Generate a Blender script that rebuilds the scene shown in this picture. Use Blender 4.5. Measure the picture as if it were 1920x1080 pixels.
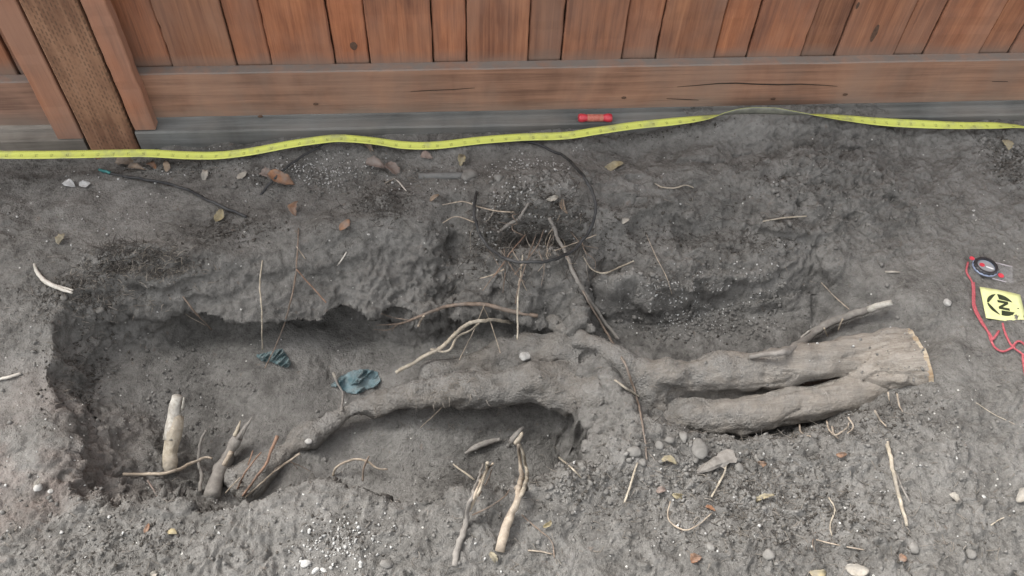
import bpy, bmesh, math, random
import numpy as np
from mathutils import Vector, Matrix

for o in list(bpy.data.objects): bpy.data.objects.remove(o, do_unlink=True)
SC = bpy.context.scene
COL = SC.collection
random.seed(7); RNG = np.random.default_rng(11)

# ------------------------------------------------------------ camera
# world: x along the fence, y towards the fence, z up, metres; pixel sizes are those of the 1920x1080 photograph
FPX = 1600.0
RM = np.array([[0.99746343, 0.03306863, 0.06303306],
               [-0.06472178, 0.78993152, 0.60976986],
               [0.02962755, 0.61230275, -0.79006807]])       # rows: world axes seen from the camera (right, up, forward)
CP = np.array([-0.1122375, -1.26928849, 1.1041974])
cam_d = bpy.data.cameras.new('camera'); cam = bpy.data.objects.new('camera', cam_d); COL.objects.link(cam)
cam_d.sensor_width = 36.0; cam_d.lens = FPX / 1920.0 * 36.0
cam_d.clip_start = 0.02; cam_d.clip_end = 200.0
m4 = Matrix.Identity(4)
for i in range(3):
    m4[i][0] = RM[i, 0]; m4[i][1] = RM[i, 1]; m4[i][2] = -RM[i, 2]; m4[i][3] = CP[i]
cam.matrix_world = m4
SC.camera = cam
SC.render.resolution_x = 1024; SC.render.resolution_y = 576

# ------------------------------------------------------------ sky, sun, exposure (overcast daylight)
SUN_EL, SUN_AZ = math.radians(54), math.radians(-62)      # azimuth measured from +y towards +x
world = bpy.data.worlds.new('World'); SC.world = world; world.use_nodes = True
wn = world.node_tree.nodes; wl = world.node_tree.links
bg = wn['Background']; bg.inputs['Strength'].default_value = 0.15
sky = wn.new('ShaderNodeTexSky'); sky.sky_type = 'NISHITA'; sky.sun_disc = False
sky.sun_elevation = SUN_EL; sky.sun_rotation = SUN_AZ
sky.air_density = 1.0; sky.dust_density = 4.0; sky.ozone_density = 1.0
hs = wn.new('ShaderNodeHueSaturation'); hs.inputs['Saturation'].default_value = 0.12   # cloud cover takes the blue out
wl.new(sky.outputs[0], hs.inputs['Color']); wl.new(hs.outputs[0], bg.inputs['Color'])
sun_d = bpy.data.lights.new('sun', 'SUN'); sun_d.energy = 1.4; sun_d.angle = math.radians(24); sun_d.color = (1, .97, .92)
sun = bpy.data.objects.new('sun', sun_d); COL.objects.link(sun)
sd = Vector((math.cos(SUN_EL) * math.sin(SUN_AZ), math.cos(SUN_EL) * math.cos(SUN_AZ), math.sin(SUN_EL)))
sun.rotation_euler = sd.to_track_quat('Z', 'Y').to_euler(); sun.location = sd * 20
SC.view_settings.view_transform = 'Standard'; SC.view_settings.look = 'None'
SC.view_settings.gamma = 1.0; SC.view_settings.use_curve_mapping = False
SC.view_settings.exposure = 1.7

# ------------------------------------------------------------ helpers
def dirpx(px, py):
    w = RM @ np.array([px - 960.0, 540.0 - py, FPX]); return w / np.linalg.norm(w)
def at(px, py, z=0.0):
    w = dirpx(px, py); t = (z - CP[2]) / w[2]; return CP + t * w
def aty(px, py, y):
    w = dirpx(px, py); t = (y - CP[1]) / w[1]; return CP + t * w

def vn2(x, y, seed):
    r = np.random.default_rng(seed).random((256, 256)).astype(np.float32)
    xi = np.floor(x).astype(np.int64); yi = np.floor(y).astype(np.int64)
    fx = x - xi; fy = y - yi; fx = fx * fx * fx * (fx * (fx * 6 - 15) + 10); fy = fy * fy * fy * (fy * (fy * 6 - 15) + 10)
    a = r[xi & 255, yi & 255]; b = r[(xi + 1) & 255, yi & 255]; c = r[xi & 255, (yi + 1) & 255]; d = r[(xi + 1) & 255, (yi + 1) & 255]
    return (a + (b - a) * fx) * (1 - fy) + (c + (d - c) * fx) * fy - 0.5
def vn3(x, y, z, seed):
    r = np.random.default_rng(seed).random((64, 64, 64)).astype(np.float32)
    xi = np.floor(x).astype(np.int64); yi = np.floor(y).astype(np.int64); zi = np.floor(z).astype(np.int64)
    s = lambda t: t * t * (3 - 2 * t)
    fx = s(x - xi); fy = s(y - yi); fz = s(z - zi)
    def g(a, b, c): return r[(xi + a) & 63, (yi + b) & 63, (zi + c) & 63]
    l = lambda p, q, t: p + (q - p) * t
    return l(l(l(g(0,0,0), g(1,0,0), fx), l(g(0,1,0), g(1,1,0), fx), fy),
             l(l(g(0,0,1), g(1,0,1), fx), l(g(0,1,1), g(1,1,1), fx), fy), fz) - 0.5
def sstep(a, b, x):
    t = np.clip((x - a) / (b - a), 0, 1); return t * t * (3 - 2 * t)

def mesh_np(name, V, F, mat, smooth=True):
    """V (n,3), F (m,3|4) arrays -> mesh datablock"""
    V = np.asarray(V, np.float32); F = np.asarray(F, np.int32); k = F.shape[1]
    me = bpy.data.meshes.new(name)
    me.vertices.add(len(V)); me.vertices.foreach_set('co', V.ravel())
    me.loops.add(F.size); me.loops.foreach_set('vertex_index', F.ravel())
    me.polygons.add(len(F)); me.polygons.foreach_set('loop_start', np.arange(0, F.size, k, dtype=np.int32))
    me.update(calc_edges=True)
    if smooth: me.polygons.foreach_set('use_smooth', np.ones(len(F), bool))
    if mat: me.materials.append(mat)
    return me
def link(name, me, parent=None):
    o = bpy.data.objects.new(name, me); COL.objects.link(o)
    if parent is not None: o.parent = parent
    return o
def mesh_py(name, V, F, mat, parent=None, smooth=False):
    me = bpy.data.meshes.new(name); me.from_pydata([tuple(map(float, v)) for v in V], [], F); me.update()
    if smooth: me.polygons.foreach_set('use_smooth', np.ones(len(F), bool))
    if mat: me.materials.append(mat)
    return link(name, me, parent)
def tag(o, label, cat=None, group=None, kind=None):
    o['label'] = label
    if cat: o['category'] = cat
    if group: o['group'] = group
    if kind: o['kind'] = kind
    return o
def thing(name, loc, label, cat, group=None):
    o = bpy.data.objects.new(name, None); COL.objects.link(o); o.location = Vector([float(c) for c in loc]); o.empty_display_size = 0.02
    return tag(o, label, cat, group)
def put(root, child):
    child.parent = root; child.matrix_parent_inverse = Matrix.Translation(-Vector(root.location)); return child

def spline(P, step):
    P = np.asarray(P, float); n = len(P)
    if n == 2: P = np.array([P[0], (P[0] + P[1]) / 2, P[1]]); n = 3
    E = np.vstack([2 * P[0] - P[1], P, 2 * P[-1] - P[-2]]); out = []
    for i in range(n - 1):
        p0, p1, p2, p3 = E[i:i + 4]; L = np.linalg.norm((p2 - p1)[:3]); k = max(2, int(L / step))
        for j in range(k):
            t = j / k
            out.append(0.5 * (2 * p1 + (p2 - p0) * t + (2 * p0 - 5 * p1 + 4 * p2 - p3) * t * t + (3 * p1 - p0 - 3 * p2 + p3) * t ** 3))
    out.append(P[-1]); return np.array(out)
def tube(P, R, sides=8, step=0.005, wob=0.12, bend=0.0, seed=0, flat=1.0):
    if max(R) > .008: wob *= 1.8
    """tapering tube through P with radii R; returns verts, faces"""
    g = np.random.default_rng(abs(int(seed)))
    P = np.asarray(P, float); R = np.interp(np.linspace(0, 1, len(P)), np.linspace(0, 1, len(R)), R)
    S = spline(np.hstack([P, R[:, None]]), step); C = S[:, :3].copy(); r = np.maximum(S[:, 3], 2e-4); n = len(C)
    if bend > 0:
        for ax in range(3):
            k = g.normal(0, 1, n); k = np.convolve(k, np.ones(5) / 5, 'same'); C[:, ax] += k * bend * np.minimum(1, np.arange(n) / 4) * 1.0
    T = np.gradient(C, axis=0); T /= np.linalg.norm(T, axis=1)[:, None] + 1e-12
    up = np.array([0, 0, 1.0]) if abs(T[0][2]) < .9 else np.array([1.0, 0, 0])
    N = np.cross(T[0], up); N /= np.linalg.norm(N); V = []
    for i in range(n):
        N = N - T[i] * (N @ T[i]); N /= np.linalg.norm(N) + 1e-12; B = np.cross(T[i], N)
        w = 1 + wob * g.normal(0, 1) * .6
        for k in range(sides):
            a = 2 * math.pi * k / sides; q = r[i] * w * (1 + wob * g.normal(0, .5))
            V.append(C[i] + N * math.cos(a) * q + B * math.sin(a) * q * flat)
    F = []
    for i in range(n - 1):
        for k in range(sides):
            a = i * sides + k; b = i * sides + (k + 1) % sides; F.append((a, b, b + sides, a + sides))
    V.append(C[0]); V.append(C[-1]); c0 = len(V) - 2
    for k in range(sides):
        F.append((c0, (k + 1) % sides, k)); e = (n - 1) * sides; F.append((c0 + 1, e + k, e + (k + 1) % sides))
    return V, F
def box(x0, x1, y0, y1, z0, z1):
    V = [(x0,y0,z0),(x1,y0,z0),(x1,y1,z0),(x0,y1,z0),(x0,y0,z1),(x1,y0,z1),(x1,y1,z1),(x0,y1,z1)]
    return V, [(0,3,2,1),(4,5,6,7),(0,1,5,4),(1,2,6,5),(2,3,7,6),(3,0,4,7)]

# ------------------------------------------------------------ materials
class NT:
    def __init__(s, name):
        s.m = bpy.data.materials.new(name); s.m.use_nodes = True; s.t = s.m.node_tree; s.n = s.t.nodes; s.b = s.n['Principled BSDF']
        s.tc = s.n.new('ShaderNodeTexCoord')
    def lk(s, a, b): s.t.links.new(a, b)
    def mapping(s, scale=(1,1,1), src='Object', rnd=False):
        mp = s.n.new('ShaderNodeMapping'); mp.inputs['Scale'].default_value = scale; s.lk(s.tc.outputs[src], mp.inputs['Vector'])
        if rnd:
            oi = s.n.new('ShaderNodeObjectInfo'); mu = s.n.new('ShaderNodeVectorMath'); mu.operation = 'MULTIPLY_ADD'
            cx = s.n.new('ShaderNodeCombineXYZ')
            for i in range(3): s.lk(oi.outputs['Random'], cx.inputs[i])
            s.lk(cx.outputs[0], mu.inputs[0]); mu.inputs[1].default_value = (37, 53, 71); s.lk(s.tc.outputs[src], mu.inputs[2]); s.lk(mu.outputs[0], mp.inputs['Vector'])
        return mp.outputs[0]
    def noise(s, vec, scale, detail=4, rough=.55, dist=0):
        n = s.n.new('ShaderNodeTexNoise'); n.inputs['Scale'].default_value = scale; n.inputs['Detail'].default_value = detail
        n.inputs['Roughness'].default_value = rough; n.inputs['Distortion'].default_value = dist; s.lk(vec, n.inputs['Vector']); return n.outputs['Fac']
    def voro(s, vec, scale, feature='F1', out='Distance'):
        n = s.n.new('ShaderNodeTexVoronoi'); n.feature = feature; n.inputs['Scale'].default_value = scale; s.lk(vec, n.inputs['Vector']); return n.outputs[out]
    def ramp(s, fac, stops):
        r = s.n.new('ShaderNodeValToRGB'); e = r.color_ramp.elements
        while len(e) < len(stops): e.new(.5)
        for el, (p, c) in zip(e, stops):
            el.position = p; el.color = (*c, 1) if hasattr(c, '__len__') else (c, c, c, 1)
        s.lk(fac, r.inputs[0]); return r.outputs[0]
    def mix(s, fac, a, b, mode='MIX'):
        n = s.n.new('ShaderNodeMix'); n.data_type = 'RGBA'; n.blend_type = mode
        for key, v in ((0, fac), (6, a), (7, b)):
            if hasattr(v, 'links') or hasattr(v, 'is_output'): s.lk(v, n.inputs[key])
            elif key == 0: n.inputs[0].default_value = v
            else: n.inputs[key].default_value = (*v, 1)
        return n.outputs[2]
    def math(s, op, a, b=None, c=None, clamp=False):
        n = s.n.new('ShaderNodeMath'); n.operation = op; n.use_clamp = clamp
        for i, v in enumerate((a, b, c)):
            if v is None: continue
            if hasattr(v, 'is_output'): s.lk(v, n.inputs[i])
            else: n.inputs[i].default_value = v
        return n.outputs[0]
    def sep(s, vec):
        n = s.n.new('ShaderNodeSeparateXYZ'); s.lk(vec, n.inputs[0]); return n.outputs
    def bump(s, h, strength, dist):
        b = s.n.new('ShaderNodeBump'); b.inputs['Strength'].default_value = strength; b.inputs['Distance'].default_value = dist
        s.lk(h, b.inputs['Height']); s.lk(b.outputs[0], s.b.inputs['Normal'])
    def out(s, col, rough=.9, spec=.2):
        if hasattr(col, 'is_output'): s.lk(col, s.b.inputs['Base Color'])
        else: s.b.inputs['Base Color'].default_value = (*col, 1)
        if hasattr(rough, 'is_output'): s.lk(rough, s.b.inputs['Roughness'])
        else: s.b.inputs['Roughness'].default_value = rough
        s.b.inputs['Specular IOR Level'].default_value = spec
        return s.m

def soil_colour(t, v):
    n1 = t.noise(v, 3.2, 5, .6, .4); n2 = t.noise(v, 22, 5, .65, .3); n3 = t.noise(v, 150, 6, .72); n4 = t.noise(v, 520, 3, .7)
    n5 = t.noise(v, 60, 4, .7, .6)
    a = t.math('MULTIPLY_ADD', n2, .34, t.math('MULTIPLY', n1, .26)); a = t.math('MULTIPLY_ADD', n5, .22, a); a = t.math('MULTIPLY_ADD', n3, .22, a); a = t.math('MULTIPLY_ADD', n4, .12, a)
    base = t.ramp(a, [(.40, (.040, .0375, .0345)), (.50, (.094, .0895, .083)), (.585, (.150, .1435, .1335)), (.70, (.215, .207, .194))])
    return base, n1, n2, n3, n4
def mat_soil():
    t = NT('soil'); v = t.mapping()
    base, n1, n2, n3, n4 = soil_colour(t, v)
    x, y, z = t.sep(v)
    # reddish bark mulch dust on the left foreground
    cx, cy = at(15, 880)[:2]
    dx = t.math('SUBTRACT', x, float(cx)); dy = t.math('SUBTRACT', y, float(cy))
    rr = t.math('SQRT', t.math('ADD', t.math('MULTIPLY', dx, dx), t.math('MULTIPLY', dy, dy)))
    m = t.math('MULTIPLY', t.math('SUBTRACT', 1.0, t.math('DIVIDE', rr, .21), clamp=True), t.ramp(t.noise(v, 9, 4, .6), [(.42, 0.0), (.62, 1.0)]))
    c = t.mix(t.math('MULTIPLY', m, .38), base, (.22, .15, .125))
    # rusty crumbs here and there
    m2 = t.ramp(t.noise(v, 60, 3, .6), [(.66, 0.0), (.74, 1.0)])
    c = t.mix(t.math('MULTIPLY', m2, .35), c, (.13, .085, .06))
    # dark organic flecks and pale mineral flecks
    d1 = t.voro(v, 170); r1 = t.sep(t.voro(v, 170, out='Color'))[0]
    f1 = t.math('MULTIPLY', t.math('LESS_THAN', d1, .30), t.math('GREATER_THAN', r1, .90))
    c = t.mix(t.math('MULTIPLY', f1, .4), c, (.04, .036, .032))
    d2 = t.voro(v, 110); r2 = t.sep(t.voro(v, 110, out='Color'))[1]
    f2 = t.math('MULTIPLY', t.math('LESS_THAN', d2, .17), t.math('GREATER_THAN', r2, .955))
    c = t.mix(f2, c, (.42, .41, .38))
    h = t.math('ADD', t.math('MULTIPLY', n3, .7), t.math('MULTIPLY', n4, .5)); h = t.math('ADD', h, t.math('MULTIPLY', d1, -.25))
    d3 = t.voro(v, 330); d4 = t.voro(v, 620); h = t.math('ADD', h, t.math('ADD', t.math('MULTIPLY', d3, -.30), t.math('MULTIPLY', d4, -.20)))
    t.bump(h, .9, .004)
    return t.out(c, .97, .1)
def mat_root():
    """grey weathered wood at the sawn end, caked with soil further along"""
    t = NT('root_wood'); v = t.mapping()
    base, n1, n2, n3, n4 = soil_colour(t, v)
    vs = t.mapping((5, 55, 55)); g = t.noise(vs, 2.2, 6, .68, .8); g2 = t.noise(vs, 7, 4, .7, .3)
    wood = t.ramp(t.math('MULTIPLY_ADD', g2, .45, t.math('MULTIPLY', g, .6)), [(.32, (.125, .106, .086)), (.48, (.215, .190, .162)), (.64, (.290, .264, .232))])
    x, y, z = t.sep(v)
    cov = t.math('ADD', t.math('MULTIPLY', t.math('SUBTRACT', .50, x), 2.6), t.math('MULTIPLY', t.math('SUBTRACT', n2, .5), 2.0))
    cov = t.math('ADD', cov, t.math('MULTIPLY', t.math('SUBTRACT', n1, .5), .8))
    cov = t.math('MULTIPLY', t.math('ADD', cov, .20, clamp=True), t.ramp(n2, [(.35, .62), (.58, .96)]))
    c = t.mix(cov, wood, base)
    gr = t.math('MULTIPLY', t.math('MULTIPLY', t.voro(v, 260), -.6), cov)
    t.bump(t.math('ADD', gr, t.math('ADD', t.math('MULTIPLY', g, .55), t.math('MULTIPLY', n3, .9))), .9, .0045)
    return t.out(c, .92, .15)
def mat_wood(name, dark, mid, light, scale=(1,1,1), dirt=None, rough=.8, axis='z', bumpd=.0012, hue=None, dust=False):
    t = NT(name); k = {'z': (85, 85, 2.8), 'x': (2.8, 85, 85)}[axis]
    v = t.mapping(k, rnd=True); g = t.noise(v, 1.0, 6, .62, .9); g2 = t.noise(v, 4.0, 4, .7)
    w = t.mapping((9, 9, 4), rnd=True); p = t.noise(w, 1.0, 4, .6, .5)
    a = t.math('ADD', t.math('MULTIPLY', g, .42), t.math('MULTIPLY', g2, .22)); a = t.math('MULTIPLY_ADD', p, .42, a)
    c = t.ramp(a, [(.40, dark), (.53, mid), (.66, light)])
    oi = t.n.new('ShaderNodeObjectInfo')
    f = t.ramp(oi.outputs['Random'], [(0, (.86, .92, .98)), (.3, (1.12, 1.02, .92)), (.5, (.80, .86, .90)), (.75, (1.2, 1.04, .90)), (1, (.96, 1.0, 1.04))])
    c = t.mix(1.0, c, f, 'MULTIPLY')
    if hue:
        gm = t.ramp(t.noise(t.mapping((5, 5, 2.2), rnd=True), 1.6, 4, .6), [(.40, 0.0), (.66, 1.0)])
        c = t.mix(t.math('MULTIPLY', gm, .6), c, hue)
    if dirt:
        z0, z1, dc = dirt; z = t.sep(t.mapping())[2]; fn = t.noise(t.mapping((14, 14, 30)), 1, 5, .65)
        zz = t.math('ADD', z, t.math('MULTIPLY', t.math('SUBTRACT', fn, .5), (z1 - z0) * 1.2))
        mr = t.n.new('ShaderNodeMapRange'); mr.inputs['From Min'].default_value = z1; mr.inputs['From Max'].default_value = z0; t.lk(zz, mr.inputs['Value'])
        c = t.mix(t.math('MULTIPLY', mr.outputs[0], .8), c, dc)
    if dust:
        ge = t.n.new('ShaderNodeNewGeometry'); up = t.sep(ge.outputs['Normal'])[2]
        c = t.mix(t.math('MULTIPLY', t.ramp(up, [(.35, 0.0), (.75, 1.0)]), t.ramp(t.noise(t.mapping(), 40, 4, .6), [(.3, .3), (.6, .9)])), c, (.165, .15, .135))
    t.bump(t.math('ADD', g, t.math('MULTIPLY', g2, .6)), .6, bumpd)
    return t.out(c, rough, .25)
def mat_plain(name, c0, c1, scale=60, rough=.8, spec=.25, bump=.0006, detail=4, dusty=0):
    t = NT(name); v = t.mapping(rnd=True); n = t.noise(v, scale, detail, .65, .3)
    t.bump(n, .6, bump); c = t.ramp(n, [(.35, c0), (.66, c1)])
    if dusty: c = t.mix(t.math('MULTIPLY', t.ramp(t.noise(t.mapping(rnd=True), 55, 4, .6), [(.40, 0.0), (.62, 1.0)]), dusty), c, (.155, .148, .138))
    return t.out(c, rough, spec)
def mat_twig(name, c0, c1, dirt=.35):
    t = NT(name); v = t.mapping(rnd=True); n = t.noise(v, 90, 5, .7, .4); d = t.ramp(t.noise(v, 28, 4, .6), [(.47, 0.0), (.66, 1.0)])
    c = t.mix(t.math('MULTIPLY', d, dirt), t.ramp(n, [(.36, c0), (.64, c1)]), (.15, .14, .128)); t.bump(n, .8, .0012)
    return t.out(c, .88, .2)

M = {}
M['soil'] = mat_soil(); M['root'] = mat_root()
M['board'] = mat_wood('stained_redwood', (.15, .062, .038), (.29, .124, .068), (.42, .188, .10), dirt=(.135, .165, (.19, .14, .11)), hue=(.235, .145, .108))
M['rail'] = mat_wood('weathered_rail', (.145, .085, .062), (.245, .145, .104), (.32, .195, .138), dirt=(.02, .07, (.19, .155, .125)), axis='x', hue=(.225, .16, .125), dust=True)
M['base'] = mat_wood('grey_base_board', (.085, .08, .073), (.145, .137, .125), (.20, .19, .175), axis='x', hue=(.165, .148, .13))
M['gold'] = mat_wood('amber_stained_strip', (.19, .078, .045), (.33, .142, .08), (.43, .20, .115), dirt=(-.02, .10, (.22, .155, .12)), hue=(.27, .165, .12))
M['knot'] = mat_plain('knot_and_gap_shade', (.075, .045, .032), (.13, .075, .05), 200)
M['crack'] = mat_plain('crack', (.018, .014, .012), (.03, .025, .02), 100)
M['straw'] = mat_twig('straw_twig', (.24, .205, .155), (.41, .365, .295), .55)
M['pale'] = mat_twig('pale_peeled_wood', (.33, .305, .265), (.52, .49, .44), .4)
M['bone'] = mat_plain('white_split_wood', (.27, .25, .215), (.47, .445, .40), 120, .85, dusty=.25)
M['brown'] = mat_twig('brown_rootlet', (.11, .084, .066), (.215, .165, .13), .45)
M['red_twig'] = mat_twig('reddish_twig', (.16, .10, .072), (.28, .18, .128), .3)
M['grey_twig'] = mat_twig('grey_dusty_twig', (.145, .132, .118), (.235, .218, .198), .6)
M['tan_twig'] = mat_twig('tan_root', (.235, .19, .145), (.40, .34, .27), .45)
M['dark_fibre'] = mat_plain('dark_root_fibre', (.042, .038, .034), (.12, .11, .10), 40, .95, .1)
M['fibre'] = mat_plain('root_fibre', (.12, .106, .09), (.25, .225, .195), 30, .95, .1)
M['stone'] = mat_plain('dusty_stone', (.125, .119, .110), (.195, .187, .174), 60, .95, .1, .002)
M['stone_pale'] = mat_plain('pale_stone', (.27, .26, .245), (.42, .41, .39), 80, .9, .15, .0015)
M['perlite'] = mat_plain('white_grain', (.27, .265, .255), (.50, .495, .475), 200, .9, .2)
M['clod'] = (lambda t: t.out(soil_colour(t, t.mapping())[0], .97, .1))(NT('soil_crumb'))
M['black'] = mat_plain('black_tubing', (.014, .014, .015), (.05, .05, .05), 30, .6, .3, .0004)
M['pipe'] = mat_plain('grey_pipe', (.085, .085, .083), (.15, .148, .142), 30, .8, .2)
M['teal_tip'] = mat_plain('teal_fitting', (.03, .14, .14), (.07, .22, .21), 80, .6)
def leafmat(name, c0, c1): return mat_plain(name, c0, c1, 70, .85, .15, .0008, dusty=.55)
M['leaf_tan'] = leafmat('leaf_tan', (0.16, 0.112, 0.074), (0.272, 0.204, 0.148))
M['leaf_orange'] = leafmat('leaf_orange', (0.168, 0.084, 0.048), (0.264, 0.152, 0.092))
M['leaf_yellow'] = leafmat('leaf_yellow', (0.208, 0.168, 0.092), (0.336, 0.288, 0.18))
M['leaf_pink'] = leafmat('leaf_pink', (0.152, 0.112, 0.094), (0.228, 0.18, 0.156))
M['leaf_pale'] = leafmat('leaf_pale', (0.24, 0.216, 0.18), (0.36, 0.332, 0.288))
M['leaf_brown'] = leafmat('leaf_brown', (.12, .075, .05), (.22, .145, .10))
M['white_scrap'] = leafmat('white_scrap', (.34, .34, .335), (.52, .52, .51))

# ------------------------------------------------------------ ground with the excavation
def poly(pts): return np.array([at(*p)[:2] for p in pts])
PIT = poly([(208,902,-.03),(262,924,-.02),(330,928,-.01),(440,933,0),(482,926,0),(520,902,0),(560,891,0),(640,893,0),(700,906,0),(752,921,0),(830,926,0),(895,922,0),(955,903,-.01),
            (1040,872,-.03),(1095,852,-.04),(1124,826,-.05),(1116,797,-.06),(1090,775,-.06),(1095,720,-.06),(1090,668,-.06),(1055,622,-.07),(1000,596,-.078),(930,580,-.08),
            (860,576,-.085),(800,594,-.088),(740,590,-.088),(695,596,-.088),(650,582,-.088),(600,602,-.088),(540,615,-.088),(440,615,-.085),(380,602,-.08),(320,590,-.072),(250,586,-.066),(190,598,-.055),
            (152,616,-.04),(122,648,-.03),(130,695,-.022),(142,745,-.02),(156,800,-.02),(174,856,-.025)])
RIM = poly([(120,930,0),(250,955,0),(330,948,0),(440,950,0),(492,942,0),(530,915,0),(565,903,0),(640,905,0),(700,918,0),(750,936,0),(830,941,0),(905,938,0),(970,920,0),
            (1060,900,0),(1130,880,0),(1180,830,0),(1200,780,0),(1230,700,0),(1190,600,0),(1150,520,0),(1110,455,0),(1060,470,0),(1000,500,0),(940,485,0),
            (880,400,0),(820,395,0),(740,405,0),(690,410,0),(600,440,0),(520,450,0),(420,470,0),(330,500,0),(250,505,0),(180,530,0),(120,555,0),(85,600,0),(88,680,0),(95,760,0),(90,850,0)])
TRENCH = poly([(1105,478,-.02),(1135,535,-.05),(1165,552,-.06),(1280,538,-.06),(1400,520,-.06),(1470,492,-.05),(1530,455,-.03),(1590,470,-.02),(1660,520,-.02),(1740,580,-.02),(1795,640,-.02),(1800,720,-.02),
               (1740,800,-.02),(1600,840,-.02),(1400,850,-.02),(1270,845,-.03),(1180,820,-.03),(1130,740,-.04),(1090,650,-.05),(1075,560,-.05)])
def sdf(Pg, X, Y):
    d = np.full(X.shape, 1e9); inside = np.zeros(X.shape, bool); n = len(Pg)
    for i in range(n):
        ax, ay = Pg[i]; bx, by = Pg[(i + 1) % n]; ex, ey = bx - ax, by - ay; wx, wy = X - ax, Y - ay
        t = np.clip((wx * ex + wy * ey) / (ex * ex + ey * ey), 0, 1)
        d = np.minimum(d, (wx - ex * t) ** 2 + (wy - ey * t) ** 2)
        if ey != 0:
            c = ((ay <= Y) & (by > Y)) | ((by <= Y) & (ay > Y)); xs = ax + (Y - ay) / ey * ex; inside ^= c & (X < xs)
    d = np.sqrt(d); return np.where(inside, d, -d)
def blob(X, Y, px, py, zr, sx, sy, amp):
    c = at(px, py, zr); return amp * np.exp(-((X - c[0]) / sx) ** 2 - ((Y - c[1]) / sy) ** 2)

def worley(x, y, seed):
    r = np.random.default_rng(seed).random((128, 128, 2)).astype(np.float32); xi = np.floor(x).astype(np.int64); yi = np.floor(y).astype(np.int64); d = np.full(x.shape, 9.0)
    for i in (-1, 0, 1):
        for j in (-1, 0, 1):
            q = r[(xi + i) & 127, (yi + j) & 127]; d = np.minimum(d, (xi + i + q[:, 0] - x) ** 2 + (yi + j + q[:, 1] - y) ** 2)
    return np.sqrt(d)
def build_ground():
    fx = np.arange(-1.06, 1.16, .0023); fy = np.arange(-1.02, .012, .0023)
    def ext(a, lo, hi):
        s = .0023; L = [a[0]]; H = [a[-1]]
        while L[-1] > lo: s *= 1.35; L.append(L[-1] - s)
        s = .0023
        while H[-1] < hi: s *= 1.35; H.append(H[-1] + s)
        return np.concatenate([L[1:][::-1], a, H[1:]])
    gx = ext(fx, -60, 60); gy = ext(fy, -60, 60); nx, ny = len(gx), len(gy)
    X, Y = np.meshgrid(gx, gy); X = X.ravel(); Y = Y.ravel()
    near = (np.abs(X) < 1.4) & (Y > -1.3) & (Y < .2); xs, ys = X[near], Y[near]
    # warp the outlines so that the edges crumble
    wx = xs + .010 * vn2(xs * 22, ys * 22, 1) * 2 + .004 * vn2(xs * 70, ys * 70, 2) * 2
    wy = ys + .010 * vn2(xs * 22, ys * 22, 3) * 2 + .004 * vn2(xs * 70, ys * 70, 4) * 2
    wfar = .020 * vn2(xs * 9.5, ys * 3, 91) * 2 * sstep(-.52, -.42, ys) * sstep(.15, .0, xs)
    dp = sdf(PIT, wx, wy + wfar); dr = sdf(RIM, wx, wy); dt = sdf(TRENCH, wx, wy)
    z = .012 * vn2(xs * 3.1, ys * 3.1, 5) * 2 + .008 * vn2(xs * 9, ys * 9, 6) * 2
    z *= sstep(0, .06, -ys) * .8 + .2
    z += -.016 * sstep(-.45, -.75, xs) * sstep(-.25, -.05, ys)
    z += blob(xs, ys, 1470, 216, .02, .21, .06, .056)                    # soil banked against the fence
    z += blob(xs, ys, 1300, 345, 0, .22, .065, .036) + blob(xs, ys, 1540, 340, 0, .13, .09, .028)
    z += .012 * sstep(-.13, -.06, ys) * sstep(-.72, -.66, xs)
    z0 = z.copy()
    # slope from the rim down to the lip of the deep pit
    f = np.where(dr > 0, dr / (dr + np.maximum(-dp, 0) + 1e-6), 0); f = np.where(dp > 0, 1, f)
    lipd = .088 - .022 * sstep(-.40, -.60, xs) - .028 * sstep(.02, .14, xs)
    z = z - lipd * (f ** 1.1)
    # shelf where the cut root lies
    wt = .035 + .11 * sstep(.32, .62, xs) + .03 * sstep(-.45, -.62, ys)
    tz = -.096 * sstep(0, 1, dt / wt) - .012 * sstep(.05, .2, dt)
    k = np.clip(.5 + .5 * (tz + z0 - z) / .03, 0, 1) ; tzz = z0 + tz
    k = np.clip(.5 + .5 * (z - tzz) / .03, 0, 1); zc = z * (1 - k) + tzz * k - .03 * k * (1 - k) * .5
    z = np.where(dp > 0, z, zc)
    # deep pit
    cc = at(500, 730, -.14); far = sstep(cc[1] - .02, cc[1] + .07, ys + .06 * (xs - cc[0]) * 0)
    LED = poly([(1190,402),(1260,394),(1330,409),(1400,414),(1460,430),(1550,440),(1580,500),(1300,520),(1120,500),(1130,440)]); dl = sdf(LED, wx, wy); z = z - .022 * sstep(-.004, .008, dl) * sstep(.16, .03, dl) * (dp < 0)
    wide = .018 + .05 * np.clip(vn2(xs * 8, ys * 2, 92) + .1, 0, 1) * far + .045 * sstep(-.50, -.64, xs) * (1 - far) + .02 * sstep(-.50, -.64, xs) + .17 * (1 - far) * sstep(-.40, -.58, xs) * sstep(-.52, -.64, ys) + .004 * (1 - far)
    fl = 1 - (1 - np.clip(dp / wide, 0, 1)) ** 2
    floor = -.165 + .045 * sstep(-.52, -.70, xs) + .012 * vn2(xs * 7, ys * 7, 8) * 2
    floor += blob(xs, ys, 400, 700, -.14, .12, .06, .022) + blob(xs, ys, 960, 660, -.12, .16, .05, .035) + blob(xs, ys, 1085, 690, -.10, .05, .08, .045)
    floor += blob(xs, ys, 880, 860, -.16, .22, .07, -.028) + blob(xs, ys, 1085, 818, -.12, .045, .035, -.035)
    floor += blob(xs, ys, 330, 880, -.15, .06, .05, -.025) + blob(xs, ys, 700, 650, -.15, .10, .04, -.02)
    zp = z * (1 - fl) + floor * fl
    z = np.where(dp > 0, zp, z)
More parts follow.
